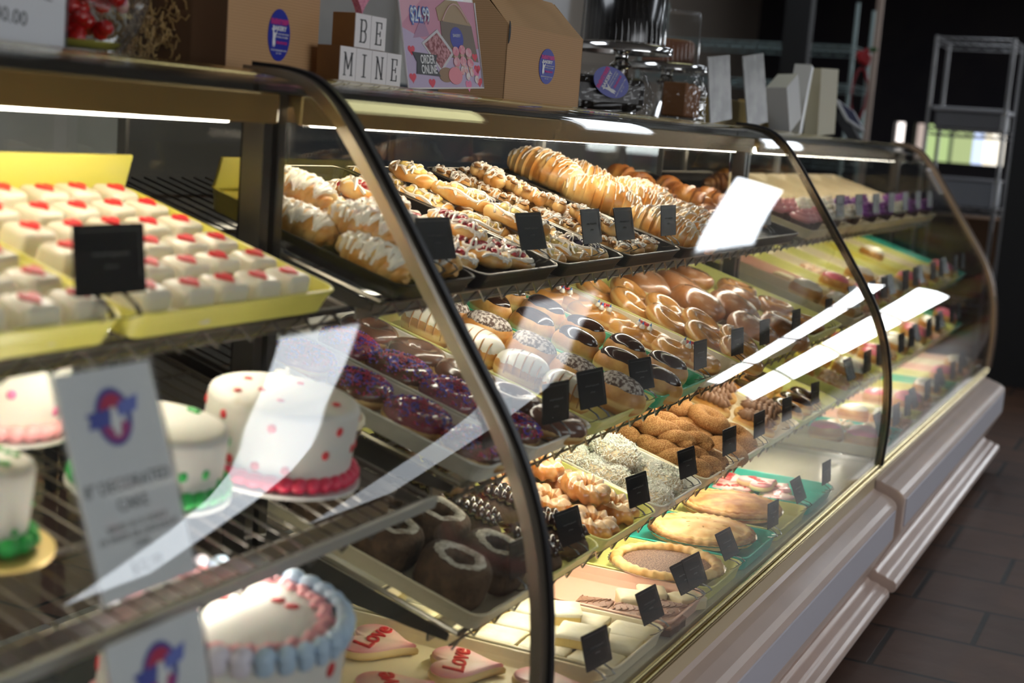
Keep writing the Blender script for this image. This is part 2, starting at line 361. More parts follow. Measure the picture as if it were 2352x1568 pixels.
def case(x0, x1, dz, dy, label, lights, mirror=True):
    c = thing('display_case', label, 'display case', 'curved glass bakery cases', (x0, 0, 0)); L = x1-x0; g = .006
    # lower body, bumpers
    MB().box((g, .03, .0), (L-g, .84, .40)).build('base_cabinet', mat('dark plinth', (.05, .04, .035), .6), c, smooth=False)
    b = MB().prism([(.03, .405), (-.002, .405), (-.003, .362), (.03, .362)], g, L-g); b.build('rail_base', TAN, c, smooth=False)
    bz, by = dz, dy
    pf = [(.03, .366), (-.003, .362), (-.012, .357), (-.03, .352), (-.055, .342), (-.066, .333), (-.071, .322), (-.071, .228), (-.066, .218), (-.02, .125), (-.008, .112), (.03, .112)]
    pf = [(y+by if y < .02 else y, z+bz) for y, z in pf]
    MB().prism(pf, g, L-g).build('upper_bumper', BEIGE, c, smooth=False, bevel=.004)
    MB().prism([(-.074+by, .316+bz), (-.074+by, .238+bz), (-.069+by, .236+bz), (-.069+by, .318+bz)], g+.03, L-g-.03).build('bumper_panel', LILAC, c, smooth=False)
    pl = [(.03, .110), (-.015, .108), (-.022, .100), (-.045, .096), (-.05, .090), (-.068, .086), (-.077, .078), (-.078, .062), (-.070, .052), (-.04, .045), (.03, .045)]
    MB().prism([(y+by if y < .02 else y, z+bz) for y, z in pl], g, L-g).build('lower_bumper', BEIGE, c, smooth=False, bevel=.003)
    # deck and brass rail
    MB().box((g, .008, .402), (L-g, .84, .43)).build('deck', mat('dark tiled deck', (.03, .032, .026), .15, coat=.4) if x0 < -1 else DECK, c, smooth=False, bevel=.002)
    r = MB()
    for yy, zz, rr in ((-.006, .428, .0055), (-.011, .417, .005), (-.008, .407, .0045)):
        r.tube([(g, yy, zz), (L-g, yy, zz)], rr, 10)
    r.build('brass_rail', BRASS, c)
    # glass
    gx0 = .012 if x0 > -1 else .01
    v, f = strip(gx0, L-.012, 0, .005); m_ = mesh('front_glass', v, f, GLASS, c)
    # top deck + gold edge + canopy + lamp
    MB().box((g, .49, 1.300), (L-g, .86, 1.322)).build('top_deck', mat('dark top', (.04, .035, .03), .3), c, smooth=False)
    t = MB().prism([(.462, 1.3225), (.474, 1.327), (.50, 1.327), (.50, 1.318), (.462, 1.318)], g, L-g); t.build('top_edge_trim', BRASS, c, smooth=False, bevel=.002)
    cn = MB().prism([(.43, 1.298), (.60, 1.300), (.66, 1.256), (.52, 1.283), (.445, 1.280), (.438, 1.2565), (.432, 1.2565)], g+.02, L-g-.02); cn.build('light_canopy', AMBER, c, smooth=False, bevel=.004)
    MB().tube([(.1, .462, 1.264), (L-.1, .462, 1.264)], .009, 12).build('light_tube', emis('warm tube', (1, .92, .79), TUBE*lights), c)
    # side glass, posts, mirror, shelves
    ip = [(p[0], p[1]) for p in offs(PROF, .007)][2:]
    sp = MB(); sp.prism(ip+[(.06, .432), (.82, .432), (.82, 1.29), (.56, 1.296)], L-.010, L-.004); sp.build('side_glass', GLASS, c, smooth=False)
    fb = MB().prism([(.02, .431), (.50, .431), (.50, .445), (.02, .445)], L-.020, L-.011); fb.build('side_glass_channel', CHROME, c, smooth=False)
    for nm, xa in (('post', L-.022), ('post', .012)):
        MB().box((xa-.008, .452, .43), (xa+.012, .487, 1.298)).build(nm, mat('dark post', (.07, .065, .06), .3, .8), c, smooth=False)
    if mirror:
        MB().box((L-.016, .50, .46), (L-.0105, .70, 1.27)).build('mirror_panel', mat('smoky mirror', (.42, .40, .36), .03, 1), c, smooth=False)
        MB().box((L-.02, .70, .43), (L-.003, .715, 1.27)).build('mirror_edge', mat('dark edge', (.05, .05, .045), .4), c, smooth=False)
    bk = MB()
    for z in (.44, 1.28): bk.box((g, .822, z-.01), (L-g, .84, z+.01))
    for k in (3,): x = g+.01+(L-2*g-.04)*k/4; bk.box((x, .822, .44), (x+.022, .84, 1.28))
    bk.build('rear_frame', STEEL, c, smooth=False)
    MB().box((g+.02, .829, .45), (L-g-.02, .833, 1.27)).build('rear_glass', GLASS, c, smooth=False)
    near = x0 < -1
    for s_, dep in (('s1', .47), ('s2', .50), ('s3', .50))[:2 if near else 3]:
        M = SM(s_, 0, 0); a = MB(); xs = .045; xe = L-.045
        a.tube([(xs, -.012, -.004), (xe, -.012, -.004)], .0042, 8, M=M)
        a.tube([(xs, -.006, -.026), (xe, -.006, -.026)], .0022, 6, M=M)
        zz = []; n = int((xe-xs)/.033)
        for k in range(n+1): zz.append((xs+k*(xe-xs)/n, -.011, -.006 if k % 2 else -.030))
        a.tube(zz, .0019, 5, M=M)
        for d in (.12, .26, .40): a.tube([(xs, d, -.006), (xe, d, -.006)], .003, 6, M=M)
        k = 0
        while xs+k*.03 < xe: a.tube([(xs+k*.03, -.012, -.002), (xs+k*.03, dep, -.002)], .0016, 4, M=M); k += 1
        for xx in (xs, xe): a.tube([(xx, -.012, -.004), (xx, dep, -.004)], .004, 6, M=M)
        o = a.build('wire_shelf', mat('dark shelf wire', (.10, .09, .08), .4, .9) if near else WIRE, c)
        if near and s_ == 's2': MB().prism([(-.022, -.012), (-.017, -.012), (-.017, .004), (-.022, .004)], xs, xe, M).build('front_rail', mat('grey rail', (.42, .42, .40), .35, .3), c, smooth=False)
        for xx in (xs, L/2, xe): MB().prism([(0, -.01), (dep, -.01), (dep, -.09), (dep-.05, -.09), (0, -.022)], xx-.0015, xx+.0015, M=M).build('shelf_bracket', mat('bracket', (.14, .13, .12), .35, .8), c, smooth=False)
        yt, zt = {'s1': (.315, .994), 's2': (.175, .76), 's3': (.165, .552)}[s_]
        MB().prism([(yt+.028, zt+.022), (yt+.032, zt+.022), (yt+.032, zt-.002), (yt+.028, zt-.002)], .06, L-.06).build('light_shield', STEEL, c, smooth=False)
        MB().tube([(.3, yt+.045, zt+.004), (L-.12, yt+.045, zt+.004)], .006, 8).build('shelf_light', emis('warm shelf tube %s' % s_, (1, .91, .77), TUBE*lights*{'s1': .9, 's2': 1.1, 's3': .7}[s_]), c)
    return c
case(-2.3, 0, 0, 0, 'nearest curved glass case, holding decorated cakes and petit fours', .45)
case(0, 2.3, 0, 0, 'middle curved glass case full of doughnuts, danishes and pies', 1.0, True)
case(2.3, 4.6, .02, -.015, 'farthest curved glass case with cupcakes and empty striped trays', .9, False)
# frame strips over the joints
def joint(x, w0, w1, label, strip_m, edge_m, ew):
    t = thing('glass_joint_strip', label, 'trim', 'curved joint strips', (x, 0, 0))
    v, f = strip(-w0, w1, -.004, .012); mesh('cover_strip', v, f, strip_m, t)
    v, f = strip(w1, w1+ew, -.0045, .018); mesh('rubber_gasket', v, f, edge_m, t)
joint(0, .020, 0, 'brushed gold and black curved strip between near and middle case', mat('brushed champagne', (.48, .41, .31), .3, .9), BLACKM, .012)
joint(2.3, .004, .004, 'thin dark curved joint between middle and far case', mat('dark chrome', (.3, .28, .24), .2, 1), BLACKM, .006)
joint(4.6, .020, .012, 'wide bronze curved strip closing the far case', mat('bronze strip', (.33, .24, .17), .35, .6), mat('bronze edge', (.2, .14, .1), .4, .5), .008)

# ------------------------------------------------------------------ trays
def rrect(w_, l_, r, n=5):
    pts = []
    for cx, cy, a0 in ((w_/2-r, l_/2-r, 0), (-w_/2+r, l_/2-r, 90), (-w_/2+r, -l_/2+r, 180), (w_/2-r, -l_/2+r, 270)):
        for k in range(n+1): a = R(a0+90*k/n); pts.append((cx+r*math.cos(a), cy+r*math.sin(a)))
    return pts
def tray(s, xa, xb, da, db, m, label, h=.026, group='display trays in the cases', name='tray', liner=None, back=0, rim=None, lift=0):
    w_, l_ = xb-xa, db-da; t = thing(name, label, 'tray', group)
    rings = [(w_-.020, l_-.020, .02, .0), (w_-.012, l_-.012, .022, h*.6), (w_-.004, l_-.004, .024, h), (w_, l_, .025, h+.001), (w_-.001, l_-.001, .025, h+.004), (w_-.009, l_-.009, .022, h+.004), (w_-.016, l_-.016, .02, h*.6), (w_-.026, l_-.026, .017, .003)]
    v = []; f = []
    for a, b, r, z in rings: v += [(x, y, z) for x, y in rrect(a, b, r)]
    n = len(rrect(1, 1, .1))
    for i in range(len(rings)-1):
        for j in range(n): f.append((i*n+j, i*n+(j+1) % n, (i+1)*n+(j+1) % n, (i+1)*n+j))
    f.append(tuple(range(n-1, -1, -1))); f.append(tuple((len(rings)-1)*n+j for j in range(n)))
    o = mesh('pan', v, f, m, t, False)
    b = o.modifiers.new('b', 'BEVEL'); b.width = .0012; b.segments = 1; b.limit_method = 'ANGLE'; b.angle_limit = R(35)
    if back:
        MB().box((-w_/2+.01, l_/2-.012, h), (w_/2-.01, l_/2-.006, h+back)).build('raised_back', m, t, smooth=False, bevel=.002)
    if liner: MB().box((-w_/2+.016, -l_/2+.016, .0035), (w_/2-.016, l_/2-.016, .0045)).build('paper_liner', liner, t, smooth=False)
    if rim:
        r_ = MB().tube([(x, y, h+.004) for x, y in rrect(w_-.003, l_-.003, .024)], .0016, 6, True); r_.build('worn_rim', rim, t)
    return setm(t, SM(s, (xa+xb)/2, (da+db)/2, .001+lift))

# ------------------------------------------------------------------ price tags
def make_tag(wd=.078, ht=.056):
    t = thing('price_tag', 'x', 'price tag')
    MB().plate([(x, y) for x, y in rrect(wd, ht, .002, 2)], -.0008, .0008, M=Matrix.Translation((0, 0, .040+ht/2-.018)) @ Matrix.Rotation(PI/2, 4, 'X')).build('card', CARD, t, smooth=False)
    l = MB(); z0 = .040+ht/2-.018
    rnd = random.Random(3)
    def scrib(x0, x1, z, a):
        p = []; n = int((x1-x0)/.0022)
        for k in range(n+1): p.append((x0+(x1-x0)*k/n, -.0013, z+a*(1 if k % 2 else -1)*rnd.uniform(.3, 1)))
        l.tube(p, .0004, 4)
    scrib(-.020, .020, z0+.004, .0016); scrib(-.007, .007, z0-.006, .0016)
    l.tube([(-wd/2+.006, -.001, z0+ht/2-.005), (wd/2-.006, -.001, z0+ht/2-.005), (wd/2-.006, -.001, z0-ht/2+.012)], .00025, 4)
    l.build('faint_lettering', CHALK, t)
    for sx in (-1, 1):
        c = MB(); x = sx*.015
        pth = [(.0015, z0-.006), (.0035, .032), (.004, .024), (-.012, .012), (-.016, .005), (-.004, .0015), (.006, .0015)]
        for (ya, za), (yb, zb) in zip(pth[:-1], pth[1:]):
            c.add([(x-.0028, ya, za), (x+.0028, ya, za), (x+.0028, yb, zb), (x-.0028, yb, zb), (x-.0028, ya+.0009, za+.0009), (x+.0028, ya+.0009, za+.0009), (x+.0028, yb+.0009, zb+.0009), (x-.0028, yb+.0009, zb+.0009)],
                  [(0, 1, 2, 3), (7, 6, 5, 4), (0, 3, 7, 4), (1, 5, 6, 2), (0, 4, 5, 1), (3, 2, 6, 7)])
        c.build('clip_leg', mat('smoked clip', (.16, .16, .15), .2, .7), t, smooth=False)
    return t
TAGK = Kind([make_tag()])
def ptag(s, x, where, d=-.028, rz=0, rx=0, ry=0, sc=1, h=.03):
    o = TAGK.get('black price card clipped to '+where, 'black price cards')
    rz = -abs(rz)*.35; rx = -(.10+1.6*max(0, -ry)); ry = max(0, ry)*.5; P = SM(s, x, d, h).translation
    return setm(o, Matrix.Translation(P) @ Matrix.Rotation(rz, 4, 'Z') @ Matrix.Rotation(ry, 4, 'Y') @ Matrix.Rotation(rx, 4, 'X') @ Matrix.Scale(sc, 4))

# ------------------------------------------------------------------ pastry shapes (x across, y towards the back, z up)
def nz(p, sc, a, sd=0): return a*noise.noise(Vector(p)*sc+Vector((sd*7.3, sd*3.1, sd)))
def torus_fn(Rr, r, fl=.9, sd=0, lump=.06, sx=1, sy=1, zc=None, off=0):
    zc = r*fl if zc is None else zc
    def fn(u, v, o=0):
        a = 2*PI*u; b = 2*PI*v; k = 1+lump*noise.noise(Vector((math.cos(a)*1.6, math.sin(a)*1.6, sd*5+math.sin(b)*.6)))
        rr = (r+o+off)*k; q = Rr+rr*math.cos(b)
        return Vector((q*math.cos(a)*sx, q*math.sin(a)*sy, zc+rr*fl*math.sin(b)))
    return fn
def ring_body(m, name, t, Rr, r, fl=.9, sd=0, lump=.06, sx=1, sy=1, nu=36, nv=16, zc=None):
    return MB().surf(torus_fn(Rr, r, fl, sd, lump, sx, sy, zc), nu, nv, True, True).build(name, m, t)
def ring_icing(m, t, Rr, r, fl=.9, sd=0, lump=.06, sx=1, sy=1, v0=.02, v1=.47, th=.0022, wav=.03, nu=48, nv=12, zc=None, name='icing'):
    fn = torus_fn(Rr, r, fl, sd, lump, sx, sy, zc)
    def g(u, v):
        a = v0+wav*noise.noise(Vector((math.cos(2*PI*u)*3, math.sin(2*PI*u)*3, sd))); b = v1-wav*noise.noise(Vector((math.cos(2*PI*u)*3, math.sin(2*PI*u)*3, sd+9)))
        return fn(u, a+(b-a)*v, th*max(0, math.sin(PI*v))**.35-.0006)
    return MB().surf(g, nu, nv, True, False).build(name, m, t)
def sprinkles(m, t, fn, n, L=.0045, r=.0009, v=(.08, .42), name='sprinkles'):
    b = MB(); rn = random.Random(n)
    for _ in range(n):
        p = fn(rn.random(), rn.uniform(*v), .0025); M = Matrix.Translation(p) @ Euler((rn.uniform(-.5, .5), rn.uniform(-.5, .5), rn.uniform(0, 6))).to_matrix().to_4x4()
        b.box((-L/2, -r, -r), (L/2, r, r), M)
    return stuff(b.build(name, m, t, smooth=False))
def oval_fn(a, b, c, e=2.4, sd=0, lump=.05, zc=None):
    zc = c*.9 if zc is None else zc
    def fn(u, v, o=0):   # v 0 top .. 1 bottom
        th = 2*PI*u; ph = PI*v; sp = math.sin(ph)
        x = math.copysign(abs(math.cos(th))**(2/e), math.cos(th)); y = math.copysign(abs(math.sin(th))**(2/e), math.sin(th))
        k = 1+lump*noise.noise(Vector((x*1.5*sp, y*1.5*sp, math.cos(ph)+sd*3)))
        z = math.cos(ph); z = math.copysign(abs(z)**.85, z)
        return Vector(((a+o)*x*sp**.8*k, (b+o)*y*sp**.8*k, max(0, zc+(c+o)*z*k)))
    return fn
def oval_body(m, name, t, fn, nu=28, nv=16): return MB().surf(fn, nu, nv, True, False).build(name, m, t)
def oval_icing(m, t, fn, vmax=.42, th=.002, wav=.05, sd=0, name='icing', nu=36, nv=10):
    def g(u, v):
        vm = vmax+wav*noise.noise(Vector((math.cos(2*PI*u)*2.5, math.sin(2*PI*u)*2.5, sd)))
        return fn(u, max(.001, v*vm), th*(1-v**6)-.0006)
    return MB().surf(g, nu, nv, True, False).build(name, m, t)
def drizzle(m, t, fn2, n, a, b, r=.0011, name='icing_drizzle', ang=0, rn=None, jag=.003):
    # zigzag over the top; fn2(x,y)->z
    rn = rn or random.Random(5); p = []; N = n*8
    for i in range(N+1):
        q = i/N; y = -b+2*b*q; x = a*math.sin(q*n*PI)*.95; x += rn.uniform(-jag, jag)*.4; y += rn.uniform(-jag, jag)*.5
        xx = x*math.cos(ang)-y*math.sin(ang); yy = x*math.sin(ang)+y*math.cos(ang)
        z = fn2(xx, yy)
        if z is not None: p.append((xx, yy, z+r*.5))
    return MB().tube(p, r, 5).build(name, m, t)
from mathutils.bvhtree import BVHTree
def drape(m, t, lines, r=.0013, name='icing_drizzle', lift=.35, step=.0022):
    # icing lines laid over whatever the pastry's parts look like from above
    v = []; f = []
    for c in t.children:
        o = len(v); v += [q.co.copy() for q in c.data.vertices]; f += [tuple(i+o for i in p.vertices) for p in c.data.polygons]
    bv = BVHTree.FromPolygons(v, f); b = MB()
    for P in lines:
        run = []; last = None; rr = r*random.Random(len(b.v)+int(P[0][0]*1e5)).uniform(.7, 1.35)
        def flush():
            if len(run) > 2: b.tube(list(run), lambda q: rr*(1+.35*math.sin(q*23)), 5)
            run.clear()
        for (xa, ya), (xb, yb) in zip(P[:-1], P[1:]):
            n = max(1, int(math.hypot(xb-xa, yb-ya)/step))
            for k in range(n):
                x = xa+(xb-xa)*k/n; y = ya+(yb-ya)*k/n; h = bv.ray_cast(Vector((x, y, .3)), Vector((0, 0, -1)))
                if h[0] is None or h[0].z < .005: flush(); last = None; continue
                z = h[0].z+rr*lift
                if last is not None and abs(z-last) > .012: flush()
                run.append((x, y, z)); last = z
        flush()
    return b.build(name, m, t)
def zig(n, a, b, ang=0, rn=None, jag=.004, loop=.0):
    rn = rn or random; P = []; N = n*10; ja = [rn.uniform(-jag, jag) for _ in range(n+2)]
    for i in range(N+1):
        q = i/N; ph = q*n*PI; k = int(q*n); y = -b+2*b*q+ja[k]*math.sin(PI*(q*n-k))*1.5+loop*math.cos(ph*1.0)
        x = a*math.sin(ph)*(1+.15*math.sin(q*9+n)); P.append((x*math.cos(ang)-y*math.sin(ang), x*math.sin(ang)+y*math.cos(ang)))
    return P
def ovz(a, b, c, zc, e=2.2):
    def f(x, y):
        q = (abs(x/a)**e+abs(y/b)**e)
        return zc+c*math.sqrt(max(0, 1-q)) if q < 1 else zc*.8
    return f
def twist(m, name, t, L, rad, off, turns, strands=2, sd=0, n=40, taper=True, bend=0, zc=None):
    b = MB()
    for s in range(strands):
        p = []
        for i in range(n+1):
            q = i/n; a = 2*PI*(turns*q+s/strands); tp = max(.15, math.sin(PI*min(1, max(0, q*.96+.02)))**.4) if taper else 1
            x = off*tp*math.cos(a)+bend*math.sin(PI*q); z = off*tp*math.sin(a)*.8
            p.append((x, -L/2+L*q, (zc or rad+off*.75)+z))
        b.tube(p, lambda q: rad*(max(.25, math.sin(PI*(q*.94+.03))**.35)), 10)
    return b.build(name, m, t)

def k_glazed(sd, m=GLZ, Rr=.033, r=.0172):
    t = thing('glazed_ring_doughnut', 'x', 'doughnut'); ring_body(m, 'dough', t, Rr, r, .88, sd, .10)
    ring_icing(mat('sugar glaze', (.66, .34, .11), .15, coat=1, col2=(.54, .23, .05), ns=30, bump=.3, bs=110), t, Rr, r, .88, sd, .10, v0=.10, v1=.40, th=.0008, name='glaze'); return t
def k_sprinkled(sd, top=MCHOC):
    t = thing('sprinkled_ring_doughnut', 'x', 'doughnut'); ring_body(BUN, 'dough', t, .032, .021, .92, sd, .08)
    ring_icing(top, t, .032, .021, .92, sd, .08, v0=.0, v1=.46)
    sprinkles(SPR_R, t, torus_fn(.032, .021, .92, sd, .08), 420); return t
def k_choc_ring(sd):
    t = thing('chocolate_ring_doughnut', 'x', 'doughnut'); ring_body(BUN, 'dough', t, .032, .021, .9, sd, .08); ring_icing(MCHOC, t, .032, .021, .9, sd, .08, v0=.0, v1=.48); return t
def k_longjohn(sd, top=CHOC, nm='chocolate_iced_bun', a=.0365, b=.050, c=.031):
    t = thing(nm, 'x', 'filled doughnut'); fn = oval_fn(a, b, c, 2.3, sd, .06); oval_body(BUN, 'bun', t, fn); oval_icing(top, t, oval_fn(a*.93, b*.95, c, 2.3, sd, .06, c*.9+.002), .36, .0035, .05, sd); return t
def k_white(sd):
    t = thing('white_striped_bun', 'x', 'filled doughnut'); a, b, c = .038, .048, .030; fn = oval_fn(a, b, c, 2.3, sd, .06); oval_body(BUN, 'bun', t, fn)
    oval_icing(ICE, t, fn, .44, .0022, .07, sd)
    s = MB()
    for k in range(5):
        y = -.030+k*.014; p = []
        for i in range(17):
            q = -1+2*i/16; vv = abs(q)*.5; th = 0 if q > 0 else .5
            w_ = fn(th, max(vv, .003), .0015); p.append((w_.x, y+q*.006, max(.012, w_.z-(abs(y)/b)**2*.016)))
        s.tube(p, .0013, 5)
    s.build('caramel_stripes', mat('caramel line', (.42, .20, .06), .3, coat=.4), t); return t
def k_powd(sd): return k_longjohn(sd, POWD, 'powdered_chocolate_bun')
def k_bow(sd):
    t = thing('decorated_bow_doughnut', 'x', 'doughnut')
    b = MB()
    for s, (cx, cy) in enumerate(((0, .028), (0, -.028))):
        M = Matrix.Translation((cx, cy, 0)) @ Matrix.Rotation(.3*(1 if s else -1), 4, 'Z')
        b.surf(torus_fn(.027, .019, .9, sd+s, .12, 1.05, .95), 30, 14, True, True, M)
    b.blob((0, 0, .022), (.026, .020, .020), .1)
    b.build('dough', GLZP, t)
    d = MB(); rn = random.Random(sd)
    for k in range(11): d.blob((rn.uniform(-.013, .013)+.008, rn.uniform(-.010, .010), .043), (.003, .003, .003), n=8)
    d.build('red_icing_dots', REDI, t)
    w1 = MB(); w2 = MB()
    for x, y in ((-.016, .006), (-.010, -.011), (.0, .014)):
        M = Matrix.Translation((x, y, .038)); w1.lathe([(0.0001, 0), (.006, 0), (.0065, .003), (.004, .007), (.002, .010), (.0001, .012)], 10, M)
        w2.lathe([(.0035, .0075), (.0022, .010), (.0008, .014), (.0001, .016)], 8, M)
    w1.build('white_icing_star', ICE, t); w2.build('blue_icing_tip', BLUEI, t); return t
def k_biggl(sd, cap=True):
    t = thing('large_glazed_bun', 'x', 'filled doughnut'); fn = oval_fn(.062, .062, .027, 2.1, sd, .09); oval_body(DARKGL, 'dough', t, fn, 36, 18)
    oval_icing(mat('thin white glaze', (.42, .20, .09), .2, coat=.8, col2=(.68, .48, .35), ns=22, ramp=(.48, .62), bump=.4, bs=80), t, fn, .33, .0008, .12, sd, 'glaze'); return t
def k_twist(sd):
    t = thing('cinnamon_twist', 'x', 'twisted doughnut'); twist(CINN, 'dough', t, .165, .0165, .011, 1.9, 2, sd, 64); return t
def k_cring(sd):
    t = thing('cinnamon_ring_doughnut', 'x', 'doughnut'); fn = torus_fn(.030, .0215, .85, sd, .14)
    b = MB().surf(fn, 36, 16, True, True); b.build('dough', CINN, t); return t
def k_coco(sd):
    t = thing('coconut_doughnut', 'x', 'doughnut'); ring_body(mat('sugared dough', (.78, .62, .42), .7), 'dough', t, .028, .019, .95, sd, .2)
    fn = torus_fn(.028, .019, .95, sd, .2); b = MB(); rn = random.Random(sd)
    for _ in range(1500):
        p = fn(rn.random(), rn.uniform(-.05, .55), rn.uniform(-.001, .005)); L = rn.uniform(.004, .009)
        M = Matrix.Translation(p) @ Euler((rn.uniform(-1.2, 1.2), rn.uniform(-1.2, 1.2), rn.uniform(0, 6))).to_matrix().to_4x4(); b.box((-L/2, -.0011, -.0005), (L/2, .0011, .0005), M)
    stuff(b.build('coconut_flakes', COCO, t, smooth=False)); return t
def k_cruller(sd):
    t = thing('glazed_cruller', 'x', 'doughnut')
    def g(u, v):
        a = 2*PI*u; b = 2*PI*v; k = 1+.22*math.cos(9*a+2*b)+.10*noise.noise(Vector((math.cos(a)*3, math.sin(a)*3, b*.4+sd))); rr = .017*k; q = .029+rr*math.cos(b)
        return (q*math.cos(a), q*math.sin(a), .016+rr*.95*math.sin(b))
    MB().surf(g, 72, 18, True, True).build('dough', CARA, t)
    def g2(u, v):
        a = 2*PI*u; b = 2*PI*(.13+.24*v); k = 1+.22*math.cos(9*a+2*b)+.10*noise.noise(Vector((math.cos(a)*3, math.sin(a)*3, b*.4+sd))); rr = .017*k+.0010*math.sin(PI*v)-.0002; q = .029+rr*math.cos(b)
        return (q*math.cos(a), q*math.sin(a), .016+rr*.95*math.sin(b))
    MB().surf(g2, 72, 8, True, False).build('glaze', mat('pale glaze', (.84, .58, .36), .2, coat=.8), t); return t
def k_dark(sd):
    t = thing('dark_sugar_rimmed_doughnut', 'x', 'doughnut')
    def g(u, v):
        a = 2*PI*u; b = 2*PI*v; rr = 1+.08*noise.noise(Vector((math.cos(a)*2, math.sin(a)*2, sd+b*.3))); cx = math.cos(b); sz = math.sin(b)
        q = .034+.020*math.copysign(abs(cx)**.75, cx)*rr; z = .033+.033*math.copysign(abs(sz)**.7, sz)*rr
        return (q*math.cos(a), q*math.sin(a), z)
    MB().surf(g, 40, 20, True, True).build('cake', DCAKE, t)
    def g2(u, v):
        a = 2*PI*u; b = 2*PI*(.225+.10*v+.02*noise.noise(Vector((math.cos(a)*5, math.sin(a)*5, sd)))); rr = 1+.08*noise.noise(Vector((math.cos(a)*2, math.sin(a)*2, sd+b*.3)))+.05*math.sin(PI*v)-.012; cx = math.cos(b); sz = math.sin(b)
        return ((.034+.020*math.copysign(abs(cx)**.75, cx)*rr)*math.cos(a), (.034+.020*math.copysign(abs(cx)**.75, cx)*rr)*math.sin(a), .033+.033*abs(sz)**.7*rr)
    MB().surf(g2, 60, 8, True, False).build('sugar_rim', SUGRIM, t); return t
def k_piped(sd, m=LCHOC, dough=BUN, nm='piped_chocolate_eclair', L=.052):
    t = thing(nm, 'x', 'eclair'); fn = oval_fn(.030, L, .020, 2.4, sd, .05); oval_body(dough, 'bun', t, fn)
    b = MB()
    for side in (-.012, .012):
        def g(u, v):
            y = -L*.85+2*L*.85*u; a = 2*PI*v; rr = .0125*(.78+.3*abs(math.sin(u*PI*6.5)))*(max(.05, 1-(abs(2*u-1))**5))
            return (side+rr*math.cos(a)*1.1, y+.004*math.cos(a), .040+rr*math.sin(a)+.004*math.cos(PI*(u-.5)))
        b.surf(g, 60, 10, False, True)
    b.build('piped_cream', m, t); return t
def k_stripe(sd, m=CHOC):
    t = k_longjohn(sd, m, 'dark_striped_bun', .036, .05, .022)
    drizzle(mat('pale line', (.5, .42, .36), .3), t, ovz(.036, .05, .0225, .021), 6, .027, .04, .0006, ang=.15, name='thin_icing_lines'); return t
def k_danish(sd, fill, nm='fruit_danish', a=.040, b=.060, c=.018):
    t = thing(nm, 'x', 'danish'); rn = random.Random(sd)
    def g(u, v):   # raised rolled rim
        A = 2*PI*u; B = 2*PI*v; k = 1+.14*noise.noise(Vector((math.cos(A)*2.5, math.sin(A)*2.5, sd+math.sin(B)))); rr = (.0115+.002*math.sin(A*5+sd))*k
        q = 1; return ((a-.010+rr*math.cos(B))*math.cos(A)*q, (b-.010+rr*math.cos(B))*math.sin(A), .014+rr*.95*math.sin(B))
    base = MB().surf(g, 44, 14, True, True); base.blob((0, 0, .012), (a*.8, b*.8, .012)); base.build('pastry', PASTRY, t)
    f = MB()
    f.blob((0, 0, .020), (a*.62, b*.66, .009), .1, 50, 16)
    for k in range(18): f.blob((rn.uniform(-a*.48, a*.48), rn.uniform(-b*.55, b*.55), .026+rn.uniform(0, .003)), (rn.uniform(.006, .010), rn.uniform(.006, .011), .005), .15, 60, 9)
    f.build('filling', fill, t)
    drape(DRIZ, t, [zig(8, a*1.02, b*.95, .3+sd*.2, rn, .006, .006), zig(7, a*.98, b*.93, -.55+sd*.1, rn, .007, .009)], .0021)
    return t
def k_braid(sd):
    t = thing('iced_pastry_braid', 'x', 'pastry'); twist(PASTRY, 'pastry', t, .125, .016, .017, 2.4, 3, sd, 60)
    rn = random.Random(sd)
    drape(DRIZ, t, [zig(15, .032, .058, .15, rn, .005, .004), zig(11, .032, .056, -.45, rn, .006, .006), zig(9, .030, .055, .6, rn, .006, .006)], .0027, lift=.1); return t
def k_claw(sd):
    t = thing('drizzled_bear_claw', 'x', 'pastry')
    def g(u, v):
        th = 2*PI*u; ph = PI*v; y = .094*math.cos(ph); w_ = math.sin(ph)**.85; sw = (v*13+.25*math.cos(th)+sd*.3) % 1; ridge = 1+.16*(1-sw)*(1 if v > .5 else 0)+.16*sw*(1 if v <= .5 else 0)-.05
        x = .053*w_*math.cos(th)*ridge+.020*math.cos(y*15); z = .043*w_*math.sin(th)*ridge
        return (x, y, max(0, .024+z+.003*noise.noise(Vector((x*40, y*40, sd)))))
    MB().surf(g, 30, 92, True, False).build('pastry', mat('flaky crust', (.62, .26, .045), .35, coat=.4, col2=(.88, .64, .25), ns=16, bump=.7, bs=60), t)
    rn = random.Random(sd); L = []
    for k in range(27):
        y = -.086+k*.0066+rn.uniform(-.002, .002); sl = rn.uniform(-.25, .25); c = .020*math.cos(y*15)+rn.uniform(-.012, .012); w_ = rn.uniform(.028, .05)
        L.append([(c-w_+2*w_*i/10, y+sl*(-w_+2*w_*i/10)+.0012*math.sin(i*1.9+k)) for i in range(11)])
    drape(DRIZ, t, L, .0017, lift=.2); return t
def k_croi(sd):
    t = thing('plain_croissant', 'x', 'croissant')
    def g(u, v):
        th = 2*PI*u; q = v; a = (q-.5)*2.0; Rr = .075; w_ = max(.1, math.sin(PI*min(.97, max(.03, q)))**.8)*.031*(1+.38*((q*7) % 1)*(1 if q > .5 else 0)+.38*(1-((q*7) % 1))*(1 if q <= .5 else 0)-.16)
        x = Rr*math.sin(a)+w_*math.cos(th)*math.sin(a)*1; y = Rr*math.cos(a)-.06+w_*math.cos(th)*math.cos(a)
        return (x, y, max(0, .026+w_*math.sin(th)*.95))
    MB().surf(g, 18, 60, True, False).build('crust', CROI, t); return t
